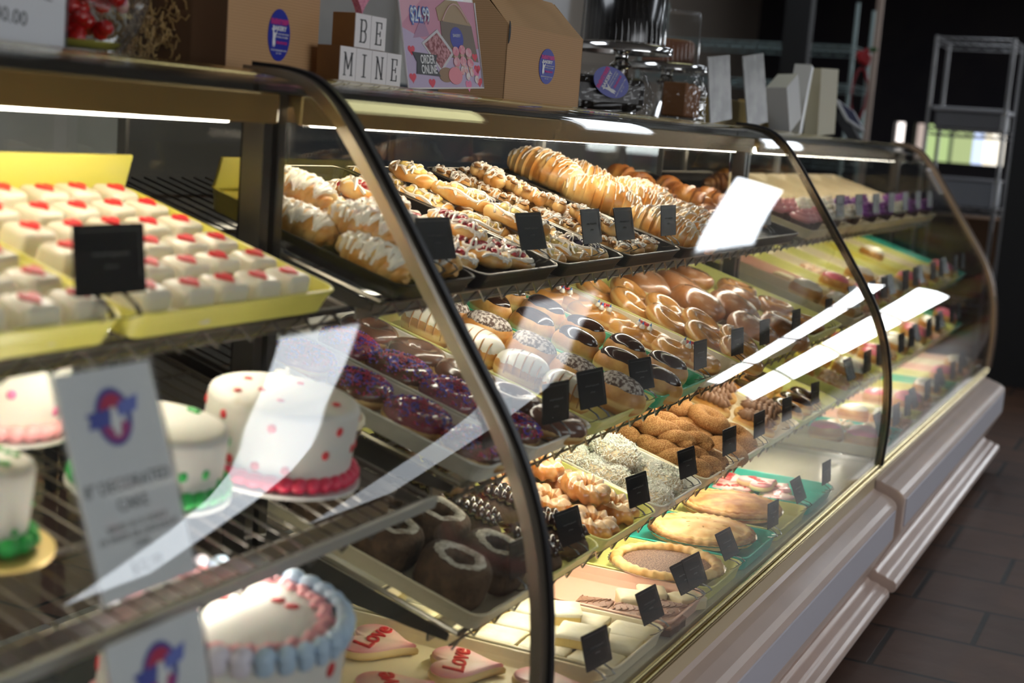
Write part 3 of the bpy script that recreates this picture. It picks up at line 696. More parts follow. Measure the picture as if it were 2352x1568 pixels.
def k_pecan(sd):
    t = thing('nut_pastry_strip', 'x', 'danish'); rn = random.Random(sd)
    b = MB()
    for k in range(7): b.blob((rn.uniform(-.018, .018), -.045+k*.015, .016), (.022, .016, .015), .15, 50, 12)
    b.build('pastry', PASTRY, t); f = MB()
    for k in range(16): f.blob((rn.uniform(-.024, .024), rn.uniform(-.05, .05), .028), (.007, .010, .0045), .2, 60, 8)
    f.build('nuts', PECAN, t)
    drape(DRIZ, t, [zig(13, .033, .055, .3, rn, .006, .005), zig(10, .032, .052, -.6, rn, .007, .007)], .0018); return t
def k_cupcake(frost, nm, top=None, sd=0):
    t = thing(nm, 'x', 'cupcake'); MB().lathe([(.0001, 0), (.022, 0), (.030, .034), (.0001, .034)], 24).build('paper_cup', mat('cup paper', (.10, .05, .04), .6), t)
    def g(u, v): a = 2*PI*u*3; r = .030*(1-u)+.003; return ((r+.008*(1-u*.6)*math.cos(2*PI*v))*math.cos(a), (r+.008*(1-u*.6)*math.cos(2*PI*v))*math.sin(a), .038+.030*u+.008*math.sin(2*PI*v))
    fr = MB().surf(g, 60, 8, False, True); fr.blob((0, 0, .040), (.028, .028, .014)); fr.build('frosting', frost, t)
    if top:
        b = MB(); rn = random.Random(sd)
        for k in range(16): a = rn.uniform(0, 6.28); r = rn.uniform(0, .022); b.blob((r*math.cos(a), r*math.sin(a), .062-r*.5), (.004, .004, .003), n=7)
        b.build('topping', top, t)
    return t

def fill(kind, s, spots, what, tray_t, group, rz=0, sc=1, h=.005, jr=.25, rx=0):
    # spots: (x, d, column words); labels count from the front of each column
    cols = {}
    for sp in spots: cols.setdefault(sp[2], []).append(sp)
    for cw, L in cols.items():
        L.sort(key=lambda q: q[1])
        for i, sp in enumerate(L):
            nm = 'frontmost' if i == 0 else ORD[i]+' from front'
            lab = '%s, %s%s, %s' % (what, nm, (', '+cw) if cw else '', tray_t)
            if len(lab.split()) > 16: print('LONG', len(lab.split()), lab)
            o = kind.get(lab, group)
            zz = sp[3] if len(sp) > 3 else 0
            if s == 's1' and sp[0] < 2.2: sp = (sp[0], max(sp[1], .045))
            setm(o, SM(s, sp[0], sp[1], h+zz, rz+random.uniform(-jr, jr), rx+random.uniform(-.04, .04), sc*random.uniform(.96, 1.05)))

# ------------------------------------------------------------------ middle case: second shelf
DF, DB = -.035, .44
tray('s2', -.052+.10, .195, DF, DB, WHITEP, 'white tray with purple sprinkled rings at the left end of second shelf')
tray('s2', .205, .445, DF, DB, WHITEP, 'white tray holding sprinkled rings beside milk chocolate rings')
tray('s2', .455, .745, DF, DB, LIME, 'lime tray holding white striped and powdered buns')
tray('s2', .755, 1.035, DF, DB, GREEN, 'deep green tray of chocolate iced buns')
tray('s2', 1.045, 1.275, DF, DB, CREAM, 'cream tray of bow doughnuts with red and blue icing dots')
tray('s2', 1.285, 1.545, DF, DB, LIME, 'lime tray of glazed ring doughnuts')
tray('s2', 1.555, 1.86, DF, DB, CREAM, 'cream tray of large brown glazed buns')
tray('s2', 1.87, 2.23, DF, DB, LIME, 'lime tray of glazed rings at the right end of second shelf')
K_spr = Kind([k_sprinkled(1), k_sprinkled(2, mat('pink brown icing', (.30, .10, .12), .25, coat=.6))])
fill(K_spr, 's2', [(.125, .33, ''), (.125, .225, ''), (.12, .12, ''), (.12, .015, '')], 'purple and blue sprinkled ring doughnut', 'leftmost second-shelf tray', 'sprinkled ring doughnuts', h=.004)
fill(K_spr, 's2', [(.265, .34, 'left column'), (.262, .24, 'left column'), (.262, .14, 'left column'), (.262, -.0+.035, 'left column')], 'purple sprinkled ring doughnut', 'tray shared with chocolate rings', 'sprinkled ring doughnuts', h=.004)
fill(Kind([k_choc_ring(1), k_choc_ring(2)]), 's2', [(.375, .37, 'right column'), (.378, .275, 'right column'), (.38, .18, 'right column'), (.375, .09, 'right column'), (.375, .005, 'right column')], 'milk chocolate ring doughnut', 'tray beside the sprinkled rings', 'milk chocolate rings')
fill(Kind([k_white(1), k_white(3)]), 's2', [(.53, .34, 'left column'), (.53, .245, 'left column'), (.53, .15, 'left column'), (.53, .06, 'left column'), (.53, -.0, 'left column', .03)][:4]+[(.53, -.0+.0, 'left column')][:0], 'white iced striped bun', 'the lime tray', 'white striped buns', sc=1.05)
fill(Kind([k_powd(1), k_powd(2)]), 's2', [(.645, .375, 'right column'), (.645, .285, 'right column'), (.645, .19, 'right column'), (.645, .10, 'right column'), (.645, .01, 'right column')], 'powder dusted chocolate bun', 'the lime tray', 'powdered chocolate buns')
fill(Kind([k_longjohn(1), k_longjohn(2)]), 's2', [(.825, .37, 'left column'), (.825, .275, 'left column'), (.825, .18, 'left column'), (.825, .085, 'left column'), (.825, -.0, 'left column')]+[(.945, d, 'right column') for d in (.40, .31, .215, .12, .03)], 'dark chocolate iced bun', 'the deep green tray', 'chocolate iced buns', sc=.93)
fill(Kind([k_bow(1), k_bow(2)]), 's2', [(1.16, .36, ''), (1.16, .265, ''), (1.16, .165, ''), (1.16, .06, '')], 'glazed bow doughnut with red and blue icing', 'cream tray', 'bow doughnuts', rz=.5, jr=.15, sc=1.02)
fill(Kind([k_glazed(1, GLZP), k_glazed(2, GLZP)]), 's2', [(1.355, .37, 'left column'), (1.355, .28, 'left column'), (1.355, .185, 'left column'), (1.355, .09, 'left column'), (1.35, -.0, 'left column')]+[(1.475, d, 'right column') for d in (.33, .235, .14, .045)], 'golden glazed ring doughnut', 'lime tray beside the bows', 'golden glazed rings', rx=.34, sc=1.1, h=.014)
K_big = Kind([k_biggl(1), k_biggl(2)])
fill(K_big, 's2', [(1.635, .36, 'left column'), (1.64, .21, 'left column', .008), (1.64, .06, 'left column')]+[(1.775, .31, 'right column'), (1.775, .16, 'right column', .006), (1.775, .02, 'right column')], 'large brown glazed bun', 'the cream tray', 'large glazed buns', sc=1.14, rx=.15)
fill(K_big, 's2', [(1.97, .34, ''), (1.97, .20, '')], 'large brown glazed bun', 'rightmost lime tray', 'large glazed buns')
fill(Kind([k_glazed(4, DARKGL), k_glazed(5, DARKGL)]), 's2', [(1.93, .06, 'left column'), (1.94, -.0+.0, 'left column', .02)][:1]+[(2.06, .03, 'right column'), (2.10, .13, 'right column'), (2.12, .25, 'right column')], 'brown glazed ring doughnut', 'rightmost lime tray', 'brown glazed rings', sc=1.1)
for x, w_, rz, ry in ((.10, 'the leftmost white tray on the second shelf', .1, 0), (.30, 'the tray of chocolate and sprinkled rings', .2, .05), (.46, 'the lime tray of striped buns', .35, -.08), (.69, 'the lime tray under the powdered buns', .5, -.1), (1.0, 'the deep green tray', .0, .05), (1.25, 'the cream tray of bow doughnuts', -.1, .03), (1.46, 'the lime tray of golden rings', 0, .06), (1.74, 'the cream tray of large glazed buns', 0, .05), (2.08, 'rightmost lime tray', 0, .08)):
    ptag('s2', x, w_, rz=rz, ry=ry, sc=1.0 if x > .6 else 1.1)

# ------------------------------------------------------------------ middle case: third shelf
tray('s3', .048, .275, DF, DB, CREAM, 'cream tray of dark sugar rimmed doughnuts')
tray('s3', .285, .50, DF, DB, LIME, 'lime tray of dark chocolate piped buns')
tray('s3', .51, .775, DF, DB, LIME, 'pale lime tray of caramel crullers')
tray('s3', .785, 1.045, DF, DB, WHITEP, 'white tray of coconut doughnuts')
tray('s3', 1.055, 1.27, DF, DB, CREAM, 'cream tray of cinnamon twists')
tray('s3', 1.28, 1.54, DF, DB, CREAM, 'cream tray of cinnamon sugar rings')
tray('s3', 1.55, 1.82, DF, DB, CREAM, 'cream tray of eclairs with piped chocolate cream')
tray('s3', 1.83, 2.23, DF, DB, LIME, 'lime tray of dark striped buns at the right end of third shelf')
fill(Kind([k_dark(1), k_dark(2)]), 's3', [(.108, d, 'left column') for d in (.05, .165, .28, .385)]+[(.218, d, 'right column') for d in (.04, .15, .26, .37)], 'dark cake doughnut with a pale sugar rim', 'the cream tray', 'sugar rimmed dark doughnuts')
fill(Kind([k_piped(1, CHOC, DCAKE, 'dark_piped_bun'), k_piped(2, CHOC, DCAKE, 'dark_piped_bun')]), 's3', [(.34, d, 'left column') for d in (.03, .14, .25, .36)]+[(.445, d, 'right column') for d in (.03, .14, .25, .36)], 'dark bun with glossy piped chocolate', 'the lime tray', 'dark piped buns', sc=1.05)
fill(Kind([k_cruller(1), k_cruller(2)]), 's3', [(.58, d, 'left column') for d in (.02, .11, .20, .29)]+[(.70, d, 'right column', .0) for d in (.03, .12, .21)]+[(.64, d, 'upper middle row', .032) for d in (.07, .17)], 'caramel glazed cruller', 'the pale lime tray', 'caramel crullers')
fill(Kind([k_coco(1), k_coco(2)]), 's3', [(.85, d, 'left column') for d in (.015, .11, .20, .29)]+[(.965, d, 'right column') for d in (.03, .125, .22)]+[(.905, .12, 'upper middle row', .03)], 'white coconut flaked doughnut', 'the white tray', 'coconut doughnuts')
fill(Kind([k_twist(1), k_twist(2)]), 's3', [(1.11, .06, 'left column'), (1.115, .23, 'left column'), (1.165, .05, 'middle column'), (1.168, .22, 'middle column'), (1.22, .06, 'right column'), (1.22, .23, 'right column'), (1.14, .12, 'upper layer', .03), (1.195, .10, 'upper layer', .03)], 'cinnamon sugar twist', 'the cream tray', 'cinnamon twists', jr=.06)
fill(Kind([k_cring(1), k_cring(2)]), 's3', [(1.34, d, 'left column') for d in (.01, .10, .19)]+[(1.46, d, 'right column') for d in (.03, .12, .21)]+[(1.40, d, 'upper middle row', .03) for d in (.09, .18)], 'cinnamon sugar ring', 'the cream tray', 'cinnamon rings', rx=.1)
fill(Kind([k_piped(4), k_piped(5)]), 's3', [(1.61, d, 'left column') for d in (.03, .145, .26)]+[(1.69, d, 'middle column') for d in (.05, .165, .28)]+[(1.765, .06, 'right column'), (1.765, .18, 'right column')], 'eclair with ridged piped chocolate cream', 'the cream tray', 'piped eclairs')
fill(Kind([k_stripe(1), k_stripe(2)]), 's3', [(1.89, d, 'left column') for d in (.03, .14, .25)]+[(1.985, d, 'middle column') for d in (.03, .14, .25)]+[(2.08, d, 'right column') for d in (.03, .14, .25)], 'dark iced bun with thin white lines', 'rightmost lime tray', 'striped dark buns')
for x, w_, rz, ry in ((.20, 'the tray of dark sugar rimmed doughnuts', .2, 0), (.40, 'the lime tray of dark piped buns', .3, -.15), (.70, 'the pale lime tray of crullers', .35, -.1), (.97, 'the white coconut tray', .3, -.08), (1.23, 'the cream twist tray', .2, 0), (1.46, 'the cream tray of cinnamon rings', .1, 0), (1.70, 'the eclair tray', .1, .05), (1.98, 'the lime tray of dark striped buns', .1, .1)):
    ptag('s3', x, w_, rz=rz, ry=ry)

# ------------------------------------------------------------------ middle case: top shelf, black pans
def bpan(a, b, label, rim=True, lift=0): tray('s1', a, b, DF, .45, CHARC, label, h=.024, group='black display pans', name='black_pan', rim=mat('worn pan edge', (.30, .29, .26), .3, .8) if rim else None, lift=lift)
bpan(.048, .285, 'black pan of white iced braids at the left end of the top shelf', False)
bpan(.295, .595, 'black pan of cherry danishes')
bpan(.605, .905, 'black pan of cheese and blueberry danishes')
bpan(.915, 1.235, 'black pan of nut pastries')
bpan(1.245, 1.72, 'wide black pan of drizzled bear claws')
bpan(1.73, 2.235, 'black pan of plain croissants at the right end of the top shelf')
fill(Kind([k_braid(1), k_braid(2)]), 's1', [(.10, .05, 'left column'), (.105, .19, 'left column'), (.105, .33, 'left column'), (.165, .03, 'middle column'), (.17, .16, 'middle column'), (.17, .30, 'middle column'), (.235, .05, 'right column'), (.235, .19, 'right column'), (.235, .33, 'right column'), (.135, .10, 'upper layer', .03), (.20, .10, 'upper layer', .03), (.17, .24, 'upper layer', .03)], 'white iced pastry braid', 'the leftmost black pan', 'iced braids', jr=.2)
K_ch = Kind([k_danish(1, CHERRY, 'cherry_danish'), k_danish(2, CHERRY, 'cherry_danish')])
fill(K_ch, 's1', [(.35, d, 'left column') for d in (.20, .32, .41)]+[(.36, .08, 'left column', .0)]+[(.445, d, 'middle column', .004) for d in (.06, .19, .31)]+[(.535, d, 'right column') for d in (.04, .16, .30)]+[(.40, .25, 'upper layer', .03), (.47, .12, 'upper layer', .025)], 'cherry danish with white drizzle', 'the black pan', 'cherry danishes', jr=.5)
K_cz = Kind([k_danish(4, CHEESE, 'cheese_danish'), k_danish(5, CHEESE, 'cheese_danish')]); K_bl = Kind([k_danish(7, BLUEB, 'blueberry_danish')])
fill(K_cz, 's1', [(.655, d, 'left column') for d in (.05, .17, .29, .39)]+[(.75, d, 'middle column') for d in (.03, .16)]+[(.70, d, 'upper layer', .03) for d in (.12, .24, .35)], 'yellow cheese danish with white drizzle', 'the black pan', 'cheese danishes', jr=.5)
fill(K_bl, 's1', [(.75, .29, 'middle column'), (.845, .04, 'right column'), (.845, .16, 'right column'), (.845, .28, 'right column')], 'blueberry danish with white drizzle', 'the cheese danish pan', 'blueberry danishes', jr=.5)
fill(Kind([k_pecan(1), k_pecan(2)]), 's1', [(.97, d, 'left column') for d in (.04, .16, .28, .39)]+[(1.06, d, 'middle column') for d in (.04, .16, .28, .39)]+[(1.15, d, 'right column') for d in (.04, .16, .28)]+[(1.01, d, 'upper layer', .028) for d in (.10, .22, .33)], 'drizzled nut pastry', 'the black pan', 'nut pastries', jr=.35)
fill(Kind([k_claw(1), k_claw(2)]), 's1', [(1.33, .06, 'left column'), (1.325, .21, 'left column', .012), (1.32, .36, 'left column', .02), (1.44, .05, 'middle column'), (1.45, .19, 'middle column', .015), (1.45, .32, 'middle column', .015), (1.56, .07, 'right column'), (1.57, .21, 'right column', .01)], 'big bear claw pastry with white drizzle', 'wide black pan', 'bear claws', rz=.12, jr=.3, sc=1.02, h=.008)
fill(Kind([k_croi(1), k_croi(2)]), 's1', [(1.80, .34, 'left column', .012), (1.80, .22, 'left column'), (1.82, .10, 'left column'), (1.93, .33, 'middle column'), (1.95, .20, 'middle column', .012), (1.95, .08, 'middle column'), (2.07, .30, 'right column'), (2.10, .19, 'right column', .01), (2.12, .07, 'right column')], 'browned plain croissant', 'the rightmost black pan', 'croissants', rz=.9, jr=.5, sc=1.0)
for x, w_, rz, ry in ((.17, 'the black pan of iced braids', .3, -.12), (.50, 'the black pan of cherry danishes', .2, -.12), (.75, 'the black pan of cheese danishes', 0, -.06), (.92, 'the cheese danish pan, right corner', .1, -.08), (1.155, 'the black pan of nut pastries', -.05, .0), (1.9, 'the croissant pan', 0, 0)):
    ptag('s1', x, w_, rz=rz, ry=ry, sc=1.12, h=.034)

# ------------------------------------------------------------------ middle case: deck
tray('dk', -.02+.04, .325, -.03, .46, CREAM, 'cream tray of pink heart cookies')
tray('dk', .335, .585, -.03, .46, CREAM, 'cream tray of powdered lemon bars')
tray('dk', .595, .815, -.03, .46, PINK, 'pink tray of fudge topped squares')
tray('dk', .825, 1.045, -.03, .46, LIME, 'lime tray under the sugared chocolate pie')
tray('dk', 1.055, 1.30, -.03, .46, TEAL, 'teal tray under the pale double crust pie')
tray('dk', 1.31, 1.57, -.03, .46, LIME, 'lime tray under the browned double crust pie')
tray('dk', 1.58, 1.83, -.03, .46, TEAL, 'teal tray of pink iced cookies')
def pie(nm, label, x, d, r, crust, fillm=None, slits=True, sd=0):
    t = thing(nm, label, 'pie', 'pies on the lower deck'); tn = MB()
    n = 96
    def fnt(u, v):
        pr = [(r*.72, 0), (r*.74, 0), (r*.97, .026), (r*1.045, .028), (r*1.05, .030), (r*.96, .0275)]; k = int(round(v*5)); rr, z = pr[k]
        return (rr*(1+(.012 if k in (2, 3, 4) else 0)*math.cos(n/2*2*PI*u))*math.cos(2*PI*u), rr*(1+(.012 if k in (2, 3, 4) else 0)*math.cos(n/2*2*PI*u))*math.sin(2*PI*u), z)
    tn.surf(fnt, n, 6, True, False); tn.lathe([(.0001, .001), (r*.73, .001)], 40); tn.build('foil_tin', FOIL, t)
    if fillm:
        MB().lathe([(.0001, .030), (r*.5, .031), (r*.80, .029), (r*.82, .024)], 60).build('filling', fillm, t)
        def rim(u, v):
            a = 2*PI*u; b = 2*PI*v; rr = r*.105*(1+.12*math.cos(30*a)+.1*noise.noise(Vector((math.cos(a)*4, math.sin(a)*4, sd))))
            return ((r*.90+rr*math.cos(b))*math.cos(a), (r*.90+rr*math.cos(b))*math.sin(a), .032+rr*.75*math.sin(b))
        MB().surf(rim, 180, 12, True, True).build('crust_rim', crust, t)
    else:
        def dome(u, v):
            a = 2*PI*u; q = v; rr = r*1.0*q*(1+.012*noise.noise(Vector((math.cos(a)*4, math.sin(a)*4, sd)))); z = .031+.018*(1-q**3)+.006*math.exp(-((q-.9)/.06)**2)*(1+.25*math.cos(34*a))
            z += .0025*noise.noise(Vector((rr*math.cos(a)*30, rr*math.sin(a)*30, sd)))
            if q > .97: z -= (q-.97)*.35
            return (rr*math.cos(a), rr*math.sin(a), z)
        MB().surf(dome, 140, 28, True, False).build('top_crust', crust, t)
        def edge(u, v):
            a = 2*PI*u; b = 2*PI*v; rr = r*.055*(1+.22*math.cos(34*a)+.3*noise.noise(Vector((math.cos(a)*5, math.sin(a)*5, sd)))); return ((r*.96+rr*math.cos(b))*math.cos(a), (r*.96+rr*math.cos(b))*math.sin(a), .034+rr*.8*math.sin(b))
        MB().surf(edge, 180, 10, True, True).build('browned_edge', mat('browned edge', (.34, .14, .04), .6, col2=(.68, .42, .16), ns=26, bump=.6, bs=80), t)
        if slits:
            s_ = MB(); rn = random.Random(sd)
            for k in range(9):
                a = 2*PI*k/9; q = .28 if k % 2 else .42; M = Matrix.Translation((r*q*math.cos(a), r*q*math.sin(a), .0305+.018*(1-q**3))) @ Matrix.Rotation(a, 4, 'Z'); s_.blob((0, 0, 0), (.006, .0022, .002), n=8, M=M)
            s_.build('vent_slits', mat('slit shade', (.50, .30, .10), .7), t)
    return setm(t, SM('dk', x, d, .005, random.uniform(0, 6)))
pie('sugared_chocolate_pie', 'open pie with sugared chocolate filling and pale fluted rim', .915, .09, .109, CRUST, SUGPIE, sd=1)
pie('sugared_chocolate_pie', 'partly hidden pie behind the sugared chocolate pie', .915, .335, .109, CRUST, mat('golden filling', (.50, .28, .10), .5, col2=(.68, .44, .2), ns=30, bump=.6), sd=4)
pie('double_crust_pie', 'pale gold double crust pie with a ring of slits in teal tray', 1.18, .105, .110, CRUST, sd=2)
pie('double_crust_pie', 'browned double crust pie at the back of the teal tray', 1.17, .345, .109, CRUST2, slits=False, sd=6)
pie('double_crust_pie', 'deep browned double crust pie in the right lime tray', 1.43, .115, .110, CRUST2, slits=False, sd=3)
pie('double_crust_pie', 'pale pie at the back of the right lime tray', 1.42, .35, .108, CRUST, slits=False, sd=8)
# lemon bars
def slab(nm, w_, l_, h, side, top, sd, cat='bar'):
    t = thing(nm, 'x', cat)
    def outl(k): return [(x*(1+.05*noise.noise(Vector((x*90, y*90, sd))))*k, y*(1+.05*noise.noise(Vector((x*90, y*90, sd+4))))*k) for x, y in rrect(w_, l_, .006, 4)]
    P = []
    for i, (x, y) in enumerate(rrect(w_, l_, .006, 4)): P.append((x, y))
    d = []
    for i in range(len(P)):
        a, b = Vector(P[i]), Vector(P[(i+1) % len(P)])
        for k in range(4 if (b-a).length > .01 else 1): d.append(a.lerp(b, k/4 if (b-a).length > .01 else 0))
    d = [p*(1+.07*noise.noise(Vector((p.x*150, p.y*150, sd)))) for p in d]
    MB().plate([(p.x, p.y) for p in d], 0, h*.75).build('base_layer', side, t, smooth=False)
    v = []; f = []; n = len(d)
    for k, z in ((1.02, h*.72), (1.03, h*.95), (.96, h*1.05), (.6, h*1.12), (.25, h*1.1)):
        v += [(p.x*k, p.y*k, z+.0016*noise.noise(Vector((p.x*k*120, p.y*k*120, sd)))) for p in d]
    for i in range(4):
        for j in range(n): f.append((i*n+j, i*n+(j+1) % n, (i+1)*n+(j+1) % n, (i+1)*n+j))
    f.append(tuple(4*n+j for j in range(n)))
    mesh('top_layer', v, f, top, t); return t
fill(Kind([slab('lemon_bar', .068, .078, .022, BARSIDE, BARTOP, 1), slab('lemon_bar', .068, .078, .022, BARSIDE, BARTOP, 2)]), 'dk', [(x, d, c) for x, c in ((.385, 'left column'), (.461, 'middle column'), (.537, 'right column')) for d in (.02, .105, .19, .275, .36)], 'powdered lemon bar', 'the cream tray', 'lemon bars', jr=.05)
for i, (x, d) in enumerate(((.42, .06), (.50, .14))):
    o = Kind([slab('lemon_bar', .068, .078, .020, BARSIDE, BARTOP, 5+i)]).get(('powdered lemon bar stacked on the others near the front of its tray', 'powdered lemon bar stacked on the others towards the back')[i], 'lemon bars'); setm(o, SM('dk', x, d, .030, .2+i*.3))
def fudge(sd):
    t = slab('fudge_topped_square', .075, .062, .016, mat('brownie', (.10, .045, .022), .7, bump=.6), FUDGE, sd, 'brownie')
    b = MB(); rn = random.Random(sd)
    for k in range(6):
        y = -.024+k*.0095; b.tube([(-.032+i*.008, y+.005*math.sin(i*1.1+k+sd), .0175+.0012*math.sin(i+k)) for i in range(9)], .0016, 5)
    b.build('frosting_ridges', FUDGE, t); return t
fill(Kind([fudge(1), fudge(3)]), 'dk', [(.635, d, 'left column') for d in (.0, .065, .13)]+[(.70, .01, 'middle column')], 'chocolate fudge topped square', 'the pink tray', 'fudge squares', jr=.08, rz=.05)
fill(Kind([slab('white_fudge_piece', .055, .05, .020, mat('white fudge', (.74, .62, .36), .5), mat('white fudge top', (.80, .70, .46), .5, bump=.3), 9, 'fudge')]), 'dk', [(.715, .085, 'left'), (.765, .065, 'right'), (.775, .0, 'right')], 'broken piece of cream fudge', 'the pink tray', 'cream fudge pieces', jr=.6)
# heart cookies
def heart(w_, n=40):
    pts = []
    for k in range(n):
        a = 2*PI*k/n; x = 16*math.sin(a)**3; y = 13*math.cos(a)-5*math.cos(2*a)-2*math.cos(3*a)-math.cos(4*a); pts.append((x/34*w_, y/34*w_))
    return pts
def cookie(sd, word=True):
    t = thing('heart_cookie', 'x', 'cookie'); H = heart(.115)
    def rings(ks, name, m):
        v = []; f = []; n = len(H)
        for k, z in ks: v += [(x*k, y*k, z) for x, y in H]
        for i in range(len(ks)-1):
            for j in range(n): f.append((i*n+j, (i+1)*n+j, (i+1)*n+(j+1) % n, i*n+(j+1) % n))
        f.append(tuple((len(ks)-1)*n+n-1-j for j in range(n))); mesh(name, v, f, m, t)
    rings([(.9, 0), (1.0, .003), (1.01, .008), (.97, .011), (.3, .012)], 'biscuit', mat('sugar biscuit', (.80, .60, .30), .6))
    cm = mat('pink edged icing', (.88, .44, .42), .45, sss=.1)
    if 'cm' not in MC:
        MC['cm'] = 1; N = cm.node_tree.nodes; Lk = cm.node_tree.links; tc = N.new('ShaderNodeTexCoord'); vm = N.new('ShaderNodeVectorMath'); vm.operation = 'LENGTH'; Lk.new(tc.outputs['Object'], vm.inputs[0])
        cr = N.new('ShaderNodeValToRGB'); cr.color_ramp.elements[0].position = .022; cr.color_ramp.elements[0].color = (.90, .72, .62, 1); cr.color_ramp.elements[1].position = .052; cr.color_ramp.elements[1].color = (.86, .36, .38, 1)
        Lk.new(vm.outputs['Value'], cr.inputs[0]); Lk.new(cr.outputs[0], N['Principled BSDF'].inputs['Base Color'])
    rings([(.93, .010), (.95, .0135), (.90, .016), (.3, .0165)], 'pink_icing', cm)
    if word:
        text('piped_word', 'Love', .040, REDI, t, Matrix.Translation((.0, .004, .0170)) @ Matrix.Rotation(-.1, 4, 'Z') @ Matrix(((1, .3, 0, 0), (0, 1, 0, 0), (0, 0, 1, 0), (0, 0, 0, 1))), .0012, bold=.0004)
    return t
K_ck = Kind([cookie(1)])
for i, (x, d, rz, z, lab) in enumerate(((.245, .19, .45, 0, 'pink heart cookie with red Love, middle right of the cream tray'), (.098, .225, .9, 0, 'pink heart cookie with red Love, middle left, close to the decorated cake'), (.25, .345, .2, 0, 'pink heart cookie with red Love, at the back right of the tray'),
        (.245, .045, .5, 0, 'pink heart cookie with red Love, by the right front corner'), (.095, .375, 1.2, 0, 'pink heart cookie with red Love, rear left of the tray'), (.10, .07, .5, 0, 'pink heart cookie with red Love, front left of the tray'))):
    o = K_ck.get(lab, 'heart cookies'); setm(o, SM('dk', x, d, .005+z, rz, 0, 1.22))
K_ck2 = Kind([cookie(4)])
for i, (x, d, rz, z) in enumerate(((1.66, .07, .4, 0), (1.75, .10, 1.2, 0), (1.67, .19, 2.2, 0), (1.76, .22, .2, 0), (1.70, .13, .9, .018))):
    o = K_ck2.get('pink heart cookie %s in the teal tray' % ('front left', 'front right', 'rear left', 'rear right', 'lying on top of the others')[i], 'heart cookies in teal tray'); setm(o, SM('dk', x, d, .005+z, rz))
for x, w_, rz, ry, rx in ((.29, 'the heart cookie tray', .4, -.12, 0), (.54, 'the lemon bar tray', .3, -.2, .1), (.735, 'the pink tray', .3, -.28, .1), (.775, 'the pink tray, right of its twin', .3, -.2, .1), (.99, 'the lime tray of the sugared chocolate pie', .25, -.25, .1), (1.255, 'the teal pie tray', -.1, .1, 0), (1.53, 'the lime tray of the browned pie', .1, -.2, 0), (1.74, 'the teal cookie tray', -.1, .05, 0)):
    ptag('dk', x, w_, rz=rz, ry=ry, rx=rx, sc=.98)

# ------------------------------------------------------------------ near case: petit fours and cakes
tray('s1', -.495, -.105, -.03, .345, YEL, 'yellow tray of petit fours at the right end of the near case', h=.03, back=.05)
tray('s1', -.87, -.505, -.03, .345, YEL, 'yellow tray of petit fours behind the black card', h=.03, back=.05)
tray('s1', -1.25, -.88, -.03, .345, YEL, 'yellow tray of petit fours leaving the left picture edge', h=.03)
PF = mat('poured fondant', (.74, .69, .54), .35, coat=.3, sss=.15)
def petit(sd):
    t = thing('petit_four', 'x', 'cake'); fn = oval_fn(.028, .026, .024, 5, sd, .06, .022)
    cb = MB().box((-.027, -.025, 0), (.027, .025, .044)); cb.v = [Vector((p.x*(1-.12*p.z/.044), p.y*(1-.12*p.z/.044), p.z+random.uniform(-.002, .002)*(p.z > 0))) for p in cb.v]; cb = cb.build('fondant_cube', PF, t, smooth=True)
    bv = cb.modifiers.new('b', 'BEVEL'); bv.width = .0075; bv.segments = 4; bv.limit_method = 'NONE'
    H = heart(.027, 20); MB().plate([(x, y) for x, y in H], .043, .0475).build('red_heart', mat('red sugar heart', (.70, .02, .03), .4), t, smooth=False); return t
K_pf = Kind([petit(1), petit(2), petit(3)])
nx = 0
for ti, (x0, n, nm) in enumerate(((-.180, 5, 'the right yellow tray'), (-.556, 5, 'tray behind the black card'), (-.93, 2, 'the left yellow tray'))):
    for r_ in range(6):
        for c_ in range(n):
            if x0-c_*.066 < -1.0: continue
            o = K_pf.get('white petit four, red heart, %s row, %s from right, %s' % (ORD[r_], ORD[c_], nm), 'petit fours')
            setm(o, SM('s1', x0-c_*.0665+random.uniform(-.004, .004), .005+r_*.058+random.uniform(-.003, .003), .006, random.uniform(-.12, .12)))
o = ptag('s1', -.53, 'the yellow petit four tray', sc=1.28, h=.03, rz=-.12)
# cakes
def dots(t, r, h, m, n, seed, size=.006, name='icing_dots', top=6):
    b = MB(); rn = random.Random(seed)
    for k in range(n):
        a = 2*PI*k/n+rn.uniform(-.15, .15); z = h*rn.choice((.30, .5, .78)); M = Matrix.Translation((r*math.cos(a), r*math.sin(a), z)) @ Matrix.Rotation(a, 4, 'Z'); b.blob((0, 0, 0), (.0025, size, size), n=10, M=M)
    for k in range(top): a = rn.uniform(0, 6.28); q = r*rn.uniform(.2, .8); b.blob((q*math.cos(a), q*math.sin(a), h+.0005), (size, size, .0025), n=10)
    return b.build(name, m, t)
def shells(t, r, z, m, n, s, name, ph=0, bump=1.0):
    b = MB()
    for k in range(n):
        a = 2*PI*(k+ph)/n; M = Matrix.Translation((r*math.cos(a), r*math.sin(a), z)) @ Matrix.Rotation(a+.5, 4, 'Z'); b.blob((0, 0, 0), (s, s*1.25, s*.9*bump), .12, 90, 10, M)
    return b.build(name, m, t)
